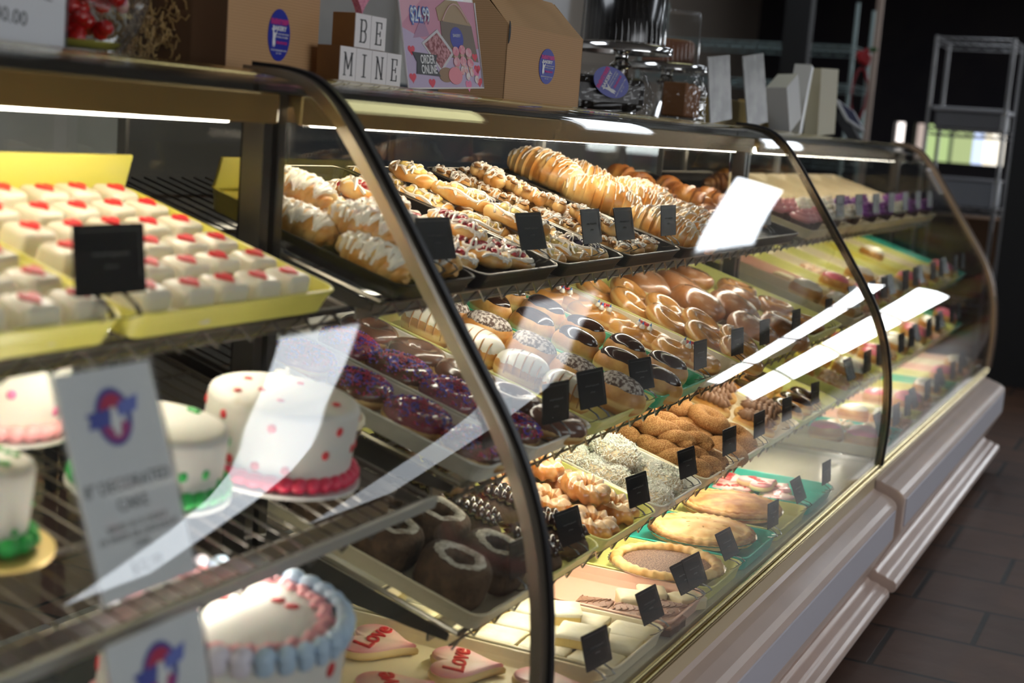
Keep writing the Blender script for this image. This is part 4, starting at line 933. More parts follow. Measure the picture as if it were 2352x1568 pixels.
def cake(label, loc, r, h, dotm, base_m, board, body=mat('white buttercream', (.68, .66, .62), .5, sss=.15, bump=.1, bs=30), topb=None, sd=0, nd=14, ds=.006, rx=0):
    t = thing('decorated_cake', label, 'cake', 'decorated cakes', loc); t.rotation_euler = (rx, 0, 0); bs_ = r*(1.7 if board is GB else 1.16)
    pr = [(.0001, .008), (r, .008), (r, .008+h-.012)]+[(r-.010+.010*math.cos(a), .008+h-.012+.010*math.sin(a)) for a in (R(20), R(45), R(70), R(90))]+[(r*.6, .008+h), (.0001, .008+h)]
    MB().lathe(pr, 64).build('cake_body', body, t)
    MB().lathe([(.0001, 0), (bs_, 0), (bs_, .004), (.0001, .004)], 48).build('cake_board', board, t)
    shells(t, r+.002, .014, base_m, int(2*PI*r/.017), .011, 'bottom_border')
    if dotm: dots(t, r, h+.008, dotm, nd, sd+1, ds)
    return t
GB = mat('gold board', (.62, .46, .16), .35, .5); WB = mat('white board', (.7, .7, .68), .5)
def onshelf(s, x, d): return tuple(SM(s, x, d, .002).translation)
cake('white cake with red dots and a red piped base border', onshelf('s2', -.205, .135), .094, .094, REDI, mat('deep pink border', (.70, .04, .10), .4), WB, sd=2, nd=22, rx=TILT*.5)
cake('low white cake with green dots behind the tall price sign', onshelf('s2', -.40, .17), .080, .075, GREENI, GREENI, WB, sd=4, nd=16, rx=TILT*.5)
cake('small white cake with green border left of the price sign', onshelf('s2', -.66, .155), .040, .085, GREENI, GREENI, GB, sd=5, nd=8, ds=.004, rx=TILT*.5)
cake('white cake with green dots cut by the left picture edge', onshelf('s2', -.79, .28), .052, .085, GREENI, GREENI, GB, sd=6, nd=10, ds=.005, rx=TILT*.5)
cake('white and pink piped cake standing behind the tall price sign', onshelf('s2', -.45, .36), .075, .11, mat('pink dot', (.8, .2, .4), .4), PINKI, WB, sd=9, rx=TILT*.5)
# big pink and blue cake
bx = Vector(onshelf('s3', -.42, .055)); BIG = .132
t = cake('large white cake with pink and pale blue shell border and red dots', tuple(bx), BIG, .125, REDI, PINKI, WB, sd=7, nd=16, ds=.009, rx=TILT*.35)
for ch in list(t.children):
    if ch.name.startswith('icing_dots'): pass
for k, (m_, n0, n1) in enumerate(((mat('blue tinted cream', (.46, .60, .76), .5), 0, 17), (mat('lilac tinted cream', (.74, .70, .80), .5), 17, 34))):
    b = MB(); N_ = 34
    for j in range(n0, n1):
        a = 2*PI*(j-12)/N_; M = Matrix.Translation(((BIG-.004)*math.cos(a), (BIG-.004)*math.sin(a), .135)) @ Matrix.Rotation(a+.6, 4, 'Z'); b.blob((0, 0, 0), (.010, .014, .011), .2, 90, 12, M)
        M = Matrix.Translation(((BIG+.001)*math.cos(a), (BIG+.001)*math.sin(a), .126)) @ Matrix.Rotation(a, 4, 'Z'); b.blob((0, 0, 0), (.005, .011, .011), .15, 90, 10, M)
    b.build('shell_border', m_, t)
b = MB(); b2 = MB()
for j in range(60):
    a = 2*PI*j/60; rr = BIG-.026+.004*math.sin(j*2.3); b.blob((rr*math.cos(a), rr*math.sin(a), .134), (.009, .009, .005), .2, 90, 8)
b.build('pink_inner_ring', PINKI, t)
def pedestal(label, x, y, z1, r):
    t = thing('cake_pedestal', label, 'cake stand', 'white cake pedestals', (x, y, .431)); h = z1-.431
    MB().lathe([(.0001, 0), (r*.6, 0), (r*.58, .01), (r*.2, .03), (r*.17, h-.03), (r*.3, h-.014), (r, h-.010), (r, h-.001), (.0001, h-.001)], 40).build('pedestal_body', mat('white enamel', (.5, .5, .48), .3), t)
pedestal('white pedestal carrying the large pink and blue bordered cake', bx.x, bx.y+.01, bx.z-.008, .11)
pedestal('white pedestal below the fluted cake in the left corner', -.93, .17, .615, .06)
# small cakes low at the left corner
cake('white fluted cake low in the left corner of the near case', (-.93, .17, .62), .05, .09, None, mat('cream border', (.75, .68, .55), .5), GB, sd=11)
o = thing('blue_piped_cake', 'cake with dark blue border cut by the left picture edge', 'cake', 'decorated cakes', onshelf('s2', -.86, .10)); MB().lathe([(.0001, 0), (.042, 0), (.042, .07), (.036, .08), (.0001, .08)], 40).build('cake_body', mat('pale blue cream', (.50, .58, .68), .5), o); shells(o, .043, .010, mat('navy border', (.02, .02, .30), .4), 18, .010, 'bottom_border')
# cupcakes and small items behind the cakes
K_yc = Kind([k_cupcake(ICE2, 'cream_cupcake')])
for i, (x, d) in enumerate(((-.06, .14), (-.07, .24))):
    o = K_yc.get(('cream frosted cupcake right of the red dotted cake', 'cream frosted cupcake behind the red dotted cake')[i], 'cream cupcakes'); setm(o, SM('s2', x, d, .002))
# acrylic price signs
def badge(t, M, s):
    def ring(a0, a1, r0, r1, m, nm, z=.0006):
        n = 20; P = [(r1*math.cos(a0+(a1-a0)*k/n)*s, r1*math.sin(a0+(a1-a0)*k/n)*s*1.15) for k in range(n+1)]+[(r0*math.cos(a1-(a1-a0)*k/n)*s, r0*math.sin(a1-(a1-a0)*k/n)*s*1.15) for k in range(n+1)]
        MB().plate(P, .0002, z, M).build(nm, m, t, smooth=False)
    bl = mat('badge blue', (.08, .10, .42), .5); rd = mat('badge red', (.60, .04, .12), .5)
    ring(0, 2*PI-.001, .70, 1.0, bl, 'badge_ring', .0006); ring(.3, PI-.3, .35, .80, rd, 'badge_arc', .0009); ring(PI+.4, 2*PI-.4, .45, .85, mat('badge magenta', (.48, .06, .25), .5), 'badge_arc', .0009)
    MB().plate([(x*s, y*s) for x, y in ((-1.45, -.35), (-1.3, .0), (-1.5, .25), (-.2, .35), (-.1, -.30))], .0004, .0012, M).build('badge_ribbon', bl, t, smooth=False)
    MB().plate([(x*s, y*s) for x, y in ((.2, -.05), (1.3, .1), (1.5, .7), (.3, .5))], .0004, .0012, M).build('badge_ribbon', mat('badge light blue', (.16, .2, .6), .5), t, smooth=False)
    MB().plate([(x*s, y*s) for x, y in ((-.1, -.75), (-.28, -.2), (-.15, .2), (.0, .35), (.18, .2), (.25, -.25), (.12, -.75))], .0008, .0016, M).build('badge_figure', WHT, t, smooth=False)
def sign(nm, label, P, wd, ht, rz, lean, ry, lines, cat='sign', bsize=.020):
    t = thing(nm, label, cat, 'acrylic price signs', P); t.rotation_euler = (-lean, ry, rz)
    up = Matrix.Rotation(PI/2, 4, 'X')
    MB().box((-wd/2, -.0012, 0), (wd/2, .0002, ht)).build('paper', SIGNW, t, smooth=False)
    MB().box((-wd/2-.003, .0004, -.002), (wd/2+.003, .0024, ht+.003)).box((-wd/2-.003, -.0042, -.002), (wd/2+.003, -.0024, ht+.003)).box((-wd/2-.003, -.0024, -.004), (wd/2+.003, .0014, -.002)).build('acrylic_holder', CLEAR, t, smooth=False)
    e = MB(); e.tube([(-wd/2-.003, -.001, 0), (-wd/2-.003, -.001, ht+.003), (wd/2+.003, -.001, ht+.003), (wd/2+.003, -.001, 0)], .0012, 4); e.build('holder_edge', mat('edge grey', (.25, .25, .28), .3), t)
    F = Matrix.Translation((0, -.0013, 0)) @ up
    if bsize: badge(t, F @ Matrix.Translation((0, ht*.78, 0)), bsize)
    for s_, z, sz in lines: text('lettering', s_, sz, GRYP, t, F @ Matrix.Translation((0, z*ht, .0002)), .0002)
    return t
sign('price_sign', 'tall acrylic price sign standing before the green dotted cake', (-.640, .118, .832), .128, .208, R(0), R(19), R(0), [('8" DECORATED', .48, .0165), ('CAKE', .39, .0165), ('SERVES 10-12 CHOICE', .30, .0085), ('OF WHITE OR CHOCOLATE', .255, .0085), ('CAKE', .21, .0085), ('$32.99', .11, .016)], bsize=.024)
sign('price_sign', 'lower acrylic price sign before the pink and blue cake', (-.672, .05, .630), .128, .185, R(0), R(12), R(0), [('10" DECORATED', .48, .0165), ('CAKE', .39, .0165)], bsize=.024)

# ------------------------------------------------------------------ far case contents
S3C = [PINK, LIME, CREAM, LIME, CREAM, YEL, LIME, CREAM, PINK, LIME, YEL, CREAM]
cn = {id(PINK): 'pink', id(LIME): 'lime', id(CREAM): 'cream', id(YEL): 'yellow', id(GREEN): 'green', id(TEAL): 'teal', id(WHITEP): 'white'}
K_pk = Kind([k_cupcake(PINKI, 'pink_cupcake', REDI, 1)]); K_wc = Kind([k_cupcake(ICE, 'white_cupcake', mat('brown bits', (.30, .12, .05), .5), 2)]); K_pu = Kind([k_cupcake(mat('purple frosting', (.22, .05, .30), .4), 'purple_cupcake', None, 3)])
x = 2.36
for i, m_ in enumerate((CREAM, CREAM, CREAM, CREAM, CREAM, CREAM, CREAM, CREAM)):
    tray('s1', x, x+.262, DF, .44, m_, 'cream tray, %s from the left on the far top shelf' % ORD[i], group='trays in the far case')
    K_ = (K_pk, K_wc, K_wc, K_pu, K_pu, K_wc, K_pu, K_pu)[i]; nm = {id(K_pk): 'pink frosted cupcake with red bits', id(K_wc): 'white cupcake with brown bits', id(K_pu): 'purple frosted cupcake'}[id(K_)]
    fill(K_, 's1', [(x+.06, .02, 'left column'), (x+.13, .02, 'middle column'), (x+.20, .02, 'right column'), (x+.06, .10, 'left column'), (x+.13, .10, 'middle column')]+([(x+.20, .10, 'right column')] if i < 2 else []), nm, '%s far top-shelf tray' % ORD[i], 'cupcakes in the far case')
    if i: ptag('s1', x+.10, 'the %s tray on the far top shelf' % ORD[i], h=.034, rz=.1, sc=1.2)
    x += .272
K_lc = Kind([k_longjohn(6, mat('rose icing', (.78, .16, .24), .35, coat=.5), 'rose_iced_bar')]); K_yb = Kind([slab('yellow_cake_square', .06, .06, .03, mat('yellow sponge', (.78, .62, .26), .7), mat('pale crumb', (.84, .74, .44), .6), 4, 'cake')]); K_or = Kind([k_cruller(8)]); K_wb = Kind([k_longjohn(8, ICE, 'white_iced_bun')])
for s_, cols in (('s2', (CREAM, PINK, LIME, CREAM, LIME, CREAM, LIME, YEL, LIME, CREAM, LIME, TEAL)), ('s3', (LIME, YEL, LIME, CREAM, LIME, LIME, CREAM, LIME, PINK, CREAM, LIME, GREEN)), ('dk', (CREAM, TEAL, PINK, LIME, PINK, CREAM, YEL, GREEN, LIME, PINK, CREAM, PINK))):
    x = 2.36; sn = {'s2': 'far second shelf', 's3': 'far third shelf', 'dk': 'far lower deck'}[s_]
    for i, m_ in enumerate(cols):
        tray(s_, x, x+.175, DF, .44, m_, '%s tray, %s from the left on the %s' % (cn[id(m_)], ORD[i], sn), group='trays in the far case')
        K_, nm = [(K_lc, 'rose iced bar'), (K_yb, 'yellow cake square'), (K_wb, 'white iced bun'), (K_or, 'orange brown cruller')][(i*3+len(s_)+(1 if s_ == 's3' else 0)+(2 if s_ == 'dk' else 0)) % 4]
        sp = [(x+.055, .03, 'left column'), (x+.125, .04, 'right column')]
        if i < 5: sp += [(x+.09, .14, 'left column')]
        if s_ == 's2' and i in (1, 3, 8): sp += [(x+.06, .25, 'left column')]
        fill(K_, s_, sp, nm, '%s tray, %s' % (ORD[i], sn), 'pastries in the far case')
        ptag(s_, x+.09, 'the %s tray on the %s' % (ORD[i], sn), rz=.1, ry=.05*(i % 3-1)*3, sc=1.15)
        x += .183
# dark oval roll tray beside the partition
# label sticker on the last strip
t = thing('strip_label', 'white printed label stuck at the top of the far bronze strip', 'sticker', None, (4.50, .325, 1.19))
t.rotation_euler = (R(56), 0, 0)
MB().box((-.04, -.02, -.001), (.07, .10, .001)).build('paper', mat('label paper', (.55, .5, .48), .5), t, smooth=False)
l = MB()
for k in range(6): l.box((-.025, -.008+k*.016, .0011), (.055, -.004+k*.016, .0014))
l.build('print_lines', GRYP, t, smooth=False)
t.location = (4.48, .262, 1.155)

# ------------------------------------------------------------------ things standing on top of the cases
ZT = 1.3275
FRONT = Matrix.Rotation(PI/2, 4, 'X')
# letter blocks
def slab_letter(ch, par, M, h=.034):
    b = MB(); w = .0028; H2 = h/2; s = .010 if ch != 'M' else .012
    def bar(x0, y0, x1, y1, t_=w):
        d = Vector((x1-x0, y1-y0)); n_ = Vector((-d.y, d.x)).normalized()*t_/2; b.plate([(x0+n_.x, y0+n_.y), (x0-n_.x, y0-n_.y), (x1-n_.x, y1-n_.y), (x1+n_.x, y1+n_.y)], 0, .0006, M)
    t2 = .0016
    if ch == 'I': bar(0, -H2, 0, H2); bar(-.006, H2, .006, H2, t2); bar(-.006, -H2, .006, -H2, t2)
    if ch in 'BE': bar(-s*.6, -H2, -s*.6, H2); bar(-s, H2, s*.6, H2, t2); bar(-s, -H2, s*.6, -H2, t2); bar(-s*.6, 0, s*.45, 0, t2)
    if ch == 'E': bar(s*.8, H2, s*.8, H2*.45, t2); bar(s*.8, -H2, s*.8, -H2*.45, t2); bar(s*.45, H2*.25, s*.45, -H2*.25, t2); bar(s*.5, H2, s*.9, H2, t2); bar(s*.5, -H2, s*.9, -H2, t2)
    if ch == 'B':
        for c_ in (H2/2, -H2/2):
            P = [(s*.25+.0062*math.sin(PI*k/10), c_+H2/2*math.cos(PI*k/10)) for k in range(11)]
            for p, q in zip(P[:-1], P[1:]): bar(p[0], p[1], q[0], q[1], .0022)
    if ch in 'MN':
        bar(-s*.8, -H2, -s*.8, H2, .002); bar(s*.8, -H2, s*.8, H2, w if ch == 'M' else .002)
        for x in (-s*.8, s*.8): bar(x-.0035, -H2, x+.0035, -H2, t2)
        bar(-s*.8-.0035, H2, -s*.8+.001, H2, t2); bar(s*.8-.003, H2, s*.8+.0035, H2, t2)
        if ch == 'M': bar(-s*.8, H2, 0, -H2*.45); bar(0, -H2*.45, s*.8, H2, .002)
        else: bar(-s*.8, H2, s*.8, -H2)
    return b.build('letter', BLK, par, smooth=False)
lb = thing('letter_block_stack', 'white faced wooden letter blocks spelling BE MINE with pink heart on top', 'decoration', None, (.225, .50, ZT))
blk = [('M', 0, 0), ('I', 1, 0), ('N', 2, 0), ('E', 3, 0), ('B', .82, 1), ('E', 1.82, 1)]
for ch, i, j in blk:
    bw = .0465
    o = MB().box((i*bw, .0012, j*.053), (i*bw+bw-.0006, .042, j*.053+.0525)).build('block', WOOD, lb, smooth=False, bevel=.0006)
    MB().box((i*bw+.0002, .0, j*.053+.0004), (i*bw+bw-.0008, .0012, j*.053+.0521)).build('white_face', BLOCKW, o, smooth=False)
    slab_letter(ch, o, Matrix.Translation((i*bw+bw/2, -.0002, j*.053+.026)) @ FRONT)
    if ch != 'I':   # slab serifs
        pass
H = heart(.135, 60); MB().plate(H, -.006, .006, Matrix.Translation((.082, .022, .1060+.066)) @ FRONT).build('glitter_heart', mat('pink glitter', (.62, .16, .28), .5, col2=(.78, .32, .42), ns=400, bump=.5, bs=500), lb, smooth=False)
def sticker(parent, M, s, name='round_sticker', wide=1.0):
    M = M @ Matrix.Diagonal((wide, 1, 1, 1))
    P = [(s*.5*math.cos(2*PI*k/48), s*.68*math.sin(2*PI*k/48)) for k in range(48)]
    o = MB().plate(P, 0, .0006, M).build(name, STK, parent, smooth=False)
    def tx(st, sz, y, m_, sx=1, x=0, bold=0): text('lettering', st, sz*s, m_, o, M @ Matrix.Translation((x*s, y*s, .0009)), .0002, sx, bold=bold)
    tx("McENTYRE'S", .17, .34, MAG, .85, bold=.001); tx('BAKERY', .165, .17, WHT, 1.05, bold=.0003)
    tx('954 CONCORD ROAD', .062, .03, WHT, x=.12); tx('SMYRNA, GA 30080', .062, -.05, WHT, x=.12); tx('770-434-3115', .085, -.20, MAG, x=.12, bold=.0005)
    tx('MCENTYRESBAKERY.COM', .06, -.40, WHT); tx('EST 1947', .06, -.48, WHT)
    fig = [(-.30, .10), (-.36, .14), (-.30, .17), (-.26, .10), (-.20, .02), (-.10, .12), (-.15, -.0), (-.19, -.1), (-.17, -.22), (-.21, -.33), (-.24, -.25), (-.28, -.33), (-.30, -.2), (-.29, -.08)]
    MB().plate([(x*s, y*s) for x, y in fig], .0006, .0012, M).build('small_white_figure', WHT, o, smooth=False)
    return o
# pink poster
t = thing('acrylic_poster', 'pink poster priced $24.99 with ORDER ONLINE in a clear stand', 'poster', None, (.467, .515, ZT)); t.rotation_euler = (R(-10), R(-3.5), 0)
W_, H_ = .272, .155
PM = mat('poster pink wall', (.62, .26, .36), .35)
MB().box((0, 0, 0), (W_, .0015, H_)).build('poster_sheet', PM, t, smooth=False)
F = Matrix.Translation((0, -.0002, 0)) @ FRONT
def pp(pts, m_, nm, z=.0004, z0=0): return MB().plate([(x*W_, y*H_) for x, y in pts], z0, z, F).build(nm, m_, t, smooth=False)
pp([(0, 0), (1, 0), (1, .46), (.55, .40), (.0, .66)], mat('poster lilac floor', (.52, .42, .60), .35), 'lilac_floor')
pp([(.0, 1), (.0, .70), (.30, 1)], mat('poster pale pink', (.70, .36, .44), .35), 'pale_corner', .0005)
pp([(.12, .55), (.34, .58), (.26, .80)], mat('poster shade violet', (.42, .22, .36), .35), 'violet_corner', .0005)
pp([(.50, .36), (.98, .30), (.93, .72), (.50, .76)], mat('bag print', (.20, .15, .115), .5), 'bag_front', .0007)
pp([(.48, .76), (.93, .72), (.76, 1.0), (.60, 1.0), (.46, .90)], mat('bag print light', (.42, .30, .17), .5), 'bag_top', .0007)
hd = MB(); hd.tube([((.52+.36*k/14)*W_, (.76+.20*math.sin(PI*k/14))*H_, .001) for k in range(15)], .0016, 5, M=F); hd.build('bag_handle', mat('handle print', (.72, .48, .46), .5), t)
MB().plate([((.70+.09*math.cos(2*PI*k/30))*W_, (.57+.13*math.sin(2*PI*k/30))*H_) for k in range(30)], .0007, .001, F).build('blue_seal', STK, t, smooth=False)
text('seal_lettering', 'BAKERY', .008, WHT, t, F @ Matrix.Translation((.70*W_, .60*H_, .0012)), .0001)
pp([(.22, .50), (.44, .66), (.64, .40), (.44, .18)], mat('foil print', (.62, .60, .62), .4), 'foil_tray', .0011)
pp([(.25, .49), (.43, .62), (.60, .40), (.44, .22)], mat('red bars print', (.22, .035, .04), .5, col2=(.62, .30, .32), ns=160), 'red_bars', .0014)
cup = MB(); cup2 = MB()
for x, y in ((.66, .42), (.75, .44), (.84, .41), (.66, .30), (.75, .31), (.85, .29)):
    cup.plate([((x+.045*math.cos(2*PI*k/14))*W_, (y+.055*math.sin(2*PI*k/14))*H_) for k in range(14)], .0012, .0020, F); cup2.plate([((x-.035)*W_, y*H_), ((x+.035)*W_, y*H_), ((x+.022)*W_, (y-.10)*H_), ((x-.022)*W_, (y-.10)*H_)][::-1], .0008, .0013, F)
cup.build('printed_cupcake_tops', mat('cupcake print', (.80, .48, .52), .5, col2=(.72, .2, .28), ns=90), t, smooth=False); cup2.build('printed_cupcake_cups', mat('cup print', (.58, .38, .28), .5), t, smooth=False)
for nm_, x, y, a, b_, m_ in (('printed_brown_cookie', .50, .15, .10, .085, mat('cookie brown print', (.32, .19, .10), .5)), ('printed_pink_cookie', .62, .14, .095, .10, mat('cookie rose print', (.82, .28, .33), .5))):
    MB().plate([((x+a*math.cos(2*PI*k/24))*W_, (y+b_*math.sin(2*PI*k/24))*H_) for k in range(24)], .0014 if x > .55 else .001, .002 if x > .55 else .0014, F).build(nm_, m_, t, smooth=False)
sw = MB()
for x, y in ((.73, .20), (.80, .14), (.86, .18), (.78, .22), (.92, .10)): sw.plate([((x+.028*math.cos(2*PI*k/12))*W_, (y+.05*math.sin(2*PI*k/12))*H_) for k in range(12)], .001, .0018, F)
sw.build('printed_small_sweets', mat('sweets print', (.78, .35, .35), .5, col2=(.78, .74, .72), ns=120), t, smooth=False)
hh = MB()
for x, y, s in ((.08, .42, .05), (.06, .12, .05), (.30, .06, .05), (.93, .36, .045), (.95, .22, .05), (.96, .07, .05)):
    hh.plate([(x*W_+a*s, y*H_+b_*s*.8) for a, b_ in heart(.5, 24)], .0004, .0008, F)
hh.build('printed_red_hearts', mat('heart print', (.74, .06, .10), .5), t, smooth=False)
h2 = MB()
for x, y in ((.80, .03), (.93, .17)): h2.plate([(x*W_+a*.05, y*H_+b_*.05) for a, b_ in heart(.5, 24)], .0004, .0008, F)
h2.build('printed_pink_hearts', mat('pink heart print', (.80, .22, .40), .5), t, smooth=False)
pp([(.11, .16), (.42, .13), (.36, .25), (.40, .37), (.08, .40), (.13, .29)], mat('banner print', (.055, .055, .06), .5), 'dark_banner', .0016)
text('lettering', 'ORDER', .021, WHT, t, F @ Matrix.Translation((.265*W_, .315*H_, .0018)), .0002, .72, bold=.0003); text('lettering', 'ONLINE', .021, WHT, t, F @ Matrix.Translation((.275*W_, .205*H_, .0018)), .0002, .72, bold=.0003)
text('price_shadow', '$24.99', .034, mat('price blue', (.12, .20, .55), .5), t, F @ Matrix.Translation((.235*W_, .80*H_, .0008)), .0003, .72, bold=.0028); text('price_lettering', '$24.99', .034, mat('price pale', (.72, .80, .88), .5), t, F @ Matrix.Translation((.235*W_, .80*H_, .0016)), .0003, .72, bold=.0002)
MB().box((-.003, .002, -.002), (W_+.003, .004, H_+.012)).build('acrylic_back', CLEAR, t, smooth=False)
e = MB().tube([(-.003, -.001, H_), (-.003, -.001, 0), (W_+.003, -.001, 0), (W_+.003, -.001, H_)], .0016, 5); e.build('white_edge', mat('edge white', (.75, .72, .74), .3), t)
# gable box
def gable(label, x, y, w_, d_, h, rz):
    t = thing('kraft_gable_box', label, 'box', 'kraft boxes', (x, y, ZT)); t.rotation_euler = (0, 0, rz)
    sd_ = [(0, 0), (w_, 0), (w_, h*.62), (w_*.955, h*.70), (w_*.60, h), (w_*.30, h), (0, h*.86)]
    # front panel
    MB().box((0, 0, 0), (w_, .002, h*.66)).build('front_panel', KRAFT, t, smooth=False)
    MB().box((0, d_-.002, 0), (w_, d_, h*.66)).build('back_panel', KRAFT, t, smooth=False)
    for xx in (0, w_-.002): MB().add([(xx, 0, 0), (xx, d_, 0), (xx, d_, h*.66), (xx, d_/2, h), (xx, 0, h*.66), (xx+.002, 0, 0), (xx+.002, d_, 0), (xx+.002, d_, h*.66), (xx+.002, d_/2, h), (xx+.002, 0, h*.66)], [(0, 1, 2, 3, 4), (9, 8, 7, 6, 5), (0, 4, 9, 5), (1, 6, 7, 2), (4, 3, 8, 9), (3, 2, 7, 8), (0, 5, 6, 1)]).build('side_panel', KRAFT, t, smooth=False)
    z0 = h*.66
    for s in (0, 1):
        ya, yb = (0, d_/2) if s == 0 else (d_, d_/2)
        MB().add([(0, ya, z0), (w_, ya, z0), (w_*.96, yb, h), (w_*.04, yb, h), (0, ya+(-.0 if s else .0), z0+.002), (w_, ya, z0+.002), (w_*.96, yb, h+.002), (w_*.04, yb, h+.002)], [(0, 3, 2, 1), (4, 5, 6, 7), (0, 1, 5, 4), (1, 2, 6, 5), (2, 3, 7, 6), (3, 0, 4, 7)]).build('roof_panel', KRAFT, t, smooth=False)
    hp = MB()   # handle flaps with a slot
    zz = h
    for (a, b_, c_, e_) in ((.18, 0, .82, .10), (.18, .24, .82, .36), (.18, .1, .33, .24), (.67, .1, .82, .24)):
        hp.box((w_*a, d_/2-.002, zz+h*b_*.9), (w_*c_, d_/2+.002, zz+h*e_*.9))
    hp.build('handle', KRAFT, t, smooth=False, bevel=.001)
    MB().plate([(.012*math.cos(a/8*PI-PI/2)*.6, .022*math.sin(a/8*PI-PI/2)) for a in range(9)], 0, .0006, Matrix.Translation((.002, -.0006, h*.60)) @ FRONT).build('lock_slot', BLK, t, smooth=False)
    sticker(t, Matrix.Translation((w_*.52, -.0004, .076)) @ FRONT, .052, wide=1.35)
    return t
gable('kraft gable box with oval blue bakery sticker', .86, .53, .33, .15, .215, R(-3))
t = thing('kraft_box', 'large plain kraft box with oval blue sticker behind the gold edge', 'box', 'kraft boxes', (.022, .56, ZT))
bb = MB().box((0, 0, 0), (.232, .18, .17)).build('box_body', KRAFT, t, smooth=False, bevel=.001)
MB().box((-.0016, .0, 0), (-.0002, .18, .17)).build('end_panel', DKRAFT, t, smooth=False)
sticker(t, Matrix.Translation((.125, -.0004, .058)) @ FRONT, .056)
# crinkle paper in a clear square jar
t = thing('square_jar', 'clear square jar filled with shredded kraft paper', 'jar', None, (-.085, .62, ZT))
s_ = MB(); rn = random.Random(4)
for k in range(260):
    p = Vector((rn.uniform(.008, .125), rn.uniform(.008, .115), rn.uniform(.004, .155))); q = [p]; d = Vector((rn.uniform(-1, 1), rn.uniform(-1, 1), rn.uniform(-1, 1))).normalized()
    for j in range(4): q.append(q[-1]+d*.007+Vector((0, 0, .006 if j % 2 else -.006)))
    q = [Vector((min(.13, max(.004, a.x)), min(.12, max(.004, a.y)), min(.16, max(.003, a.z)))) for a in q]; s_.tube(q, .0018, 4)
stuff(s_.build('shredded_paper', mat('shredded kraft', (.52, .33, .12), .6, col2=(.36, .2, .07), ns=40), t))
MB().box((0, 0, 0), (.135, .125, .003)).box((0, 0, .003), (.003, .125, .17)).box((.132, 0, .003), (.135, .125, .17)).box((.003, 0, .003), (.132, .003, .17)).box((.003, .122, .003), (.132, .125, .17)).build('glass_walls', glass('jar glass', (.97, .98, .97), 1.5, 0, 1.5), t, smooth=False)
# round bowl with red sweets
t = thing('glass_bowl', 'round glass bowl with red and pink sweets on a yellow base', 'bowl', None, (-.185, .64, ZT))
MB().lathe([(.0001, .0), (.045, .0), (.052, .006), (.075, .035), (.088, .075), (.086, .12), (.080, .122), (.082, .075), (.070, .038), (.048, .010), (.0001, .008)], 48).build('bowl_wall', glass('bowl glass', (.96, .96, .95), 1.5, 0, 1.4), t)
r_ = MB(); rn = random.Random(8)
for k in range(70): a = rn.uniform(0, 6.28); z = rn.uniform(.02, .10); q = rn.uniform(0, .045+z*.35); r_.blob((q*math.cos(a)*.8-.012, q*math.sin(a)*.8, z), (.012, .012, .011), n=8)
stuff(r_.build('red_sweets', mat('red sweets', (.55, .01, .01), .2, coat=.6), t)); r2 = MB()
for k in range(14): a = rn.uniform(-.6, 1.2); z = rn.uniform(.07, .115); q = .055; r2.blob((q*math.cos(a), q*math.sin(a)-.02, z), (.010, .010, .013), n=8)
stuff(r2.build('pink_sweets', mat('pink sweets', (.75, .12, .38), .3, col2=(.8, .65, .5), ns=50), t)); MB().lathe([(.0001, .0095), (.046, .0095), (.054, .018), (.0001, .018)], 32).build('yellow_base', YEL, t)
# paper sign at the far left
sign('price_sign', 'white price sign on top of the near case at the left edge', (-.395, .56, ZT-.002), .19, .14, 0, R(4), R(5), [('8" ROUND CAKE', .50, .019), ('$40.00', .25, .024)], bsize=0)
# cake stands
def stand(label, x, y, z, r, h):
    t = thing('cake_stand', label, 'cake stand', 'chrome cake stands', (x, y, z))
    MB().lathe([(.0001, h), (r, h), (r+.004, h-.003), (r+.004, h-.018), (r-.002, h-.016), (r-.004, h-.006), (.028, h-.008), (.016, h-.02), (.018, h-.04), (.030, h-.05), (.020, h-.06), (.028, h*.3), (.052, .008), (.055, 0), (.0001, 0)], 56).build('pedestal', CHROME, t); return t
stand('large chrome cake stand carrying the dark dome', 1.79, .66, ZT, .125, .175)
stand('smaller chrome cake stand behind the large one', 2.36, .74, ZT, .115, .165)
def dome(label, x, y, z, r, h, fillm, fr, fh):
    t = thing('domed_cake', label, 'cake', 'domed cakes', (x, y, z)); n = 48
    def g(u, v):
        q = r*(1+.018*(1 if int(u*n*2) % 2 else -1)); k = [(1.0, .0), (1, .01), (.97, h*.9), (.92, h), (0.001, h+.002)][int(round(v*4))]; return (q*k[0]*math.cos(2*PI*u), q*k[0]*math.sin(2*PI*u), k[1])
    MB().surf(g, n*2, 5, True, False).build('ribbed_dome', glass('dome plastic', (.95, .95, .95), 1.5, .05, .7), t)
    MB().lathe([(.0001, .004), (fr, .004), (fr, fh), (fr-.01, fh+.008), (.0001, fh+.01)], 48).build('cake_body', fillm, t)
dome('dark chocolate cake under a ribbed clear dome', 1.79, .66, ZT+.177, .108, .17, mat('dark ganache', (.006, .005, .005), .2, coat=.6), .100, .15)
dome('brown cake under a narrow ribbed dome', 2.36, .74, ZT+.167, .090, .15, mat('carrot cake', (.16, .06, .025), .6, bump=.5), .075, .06)
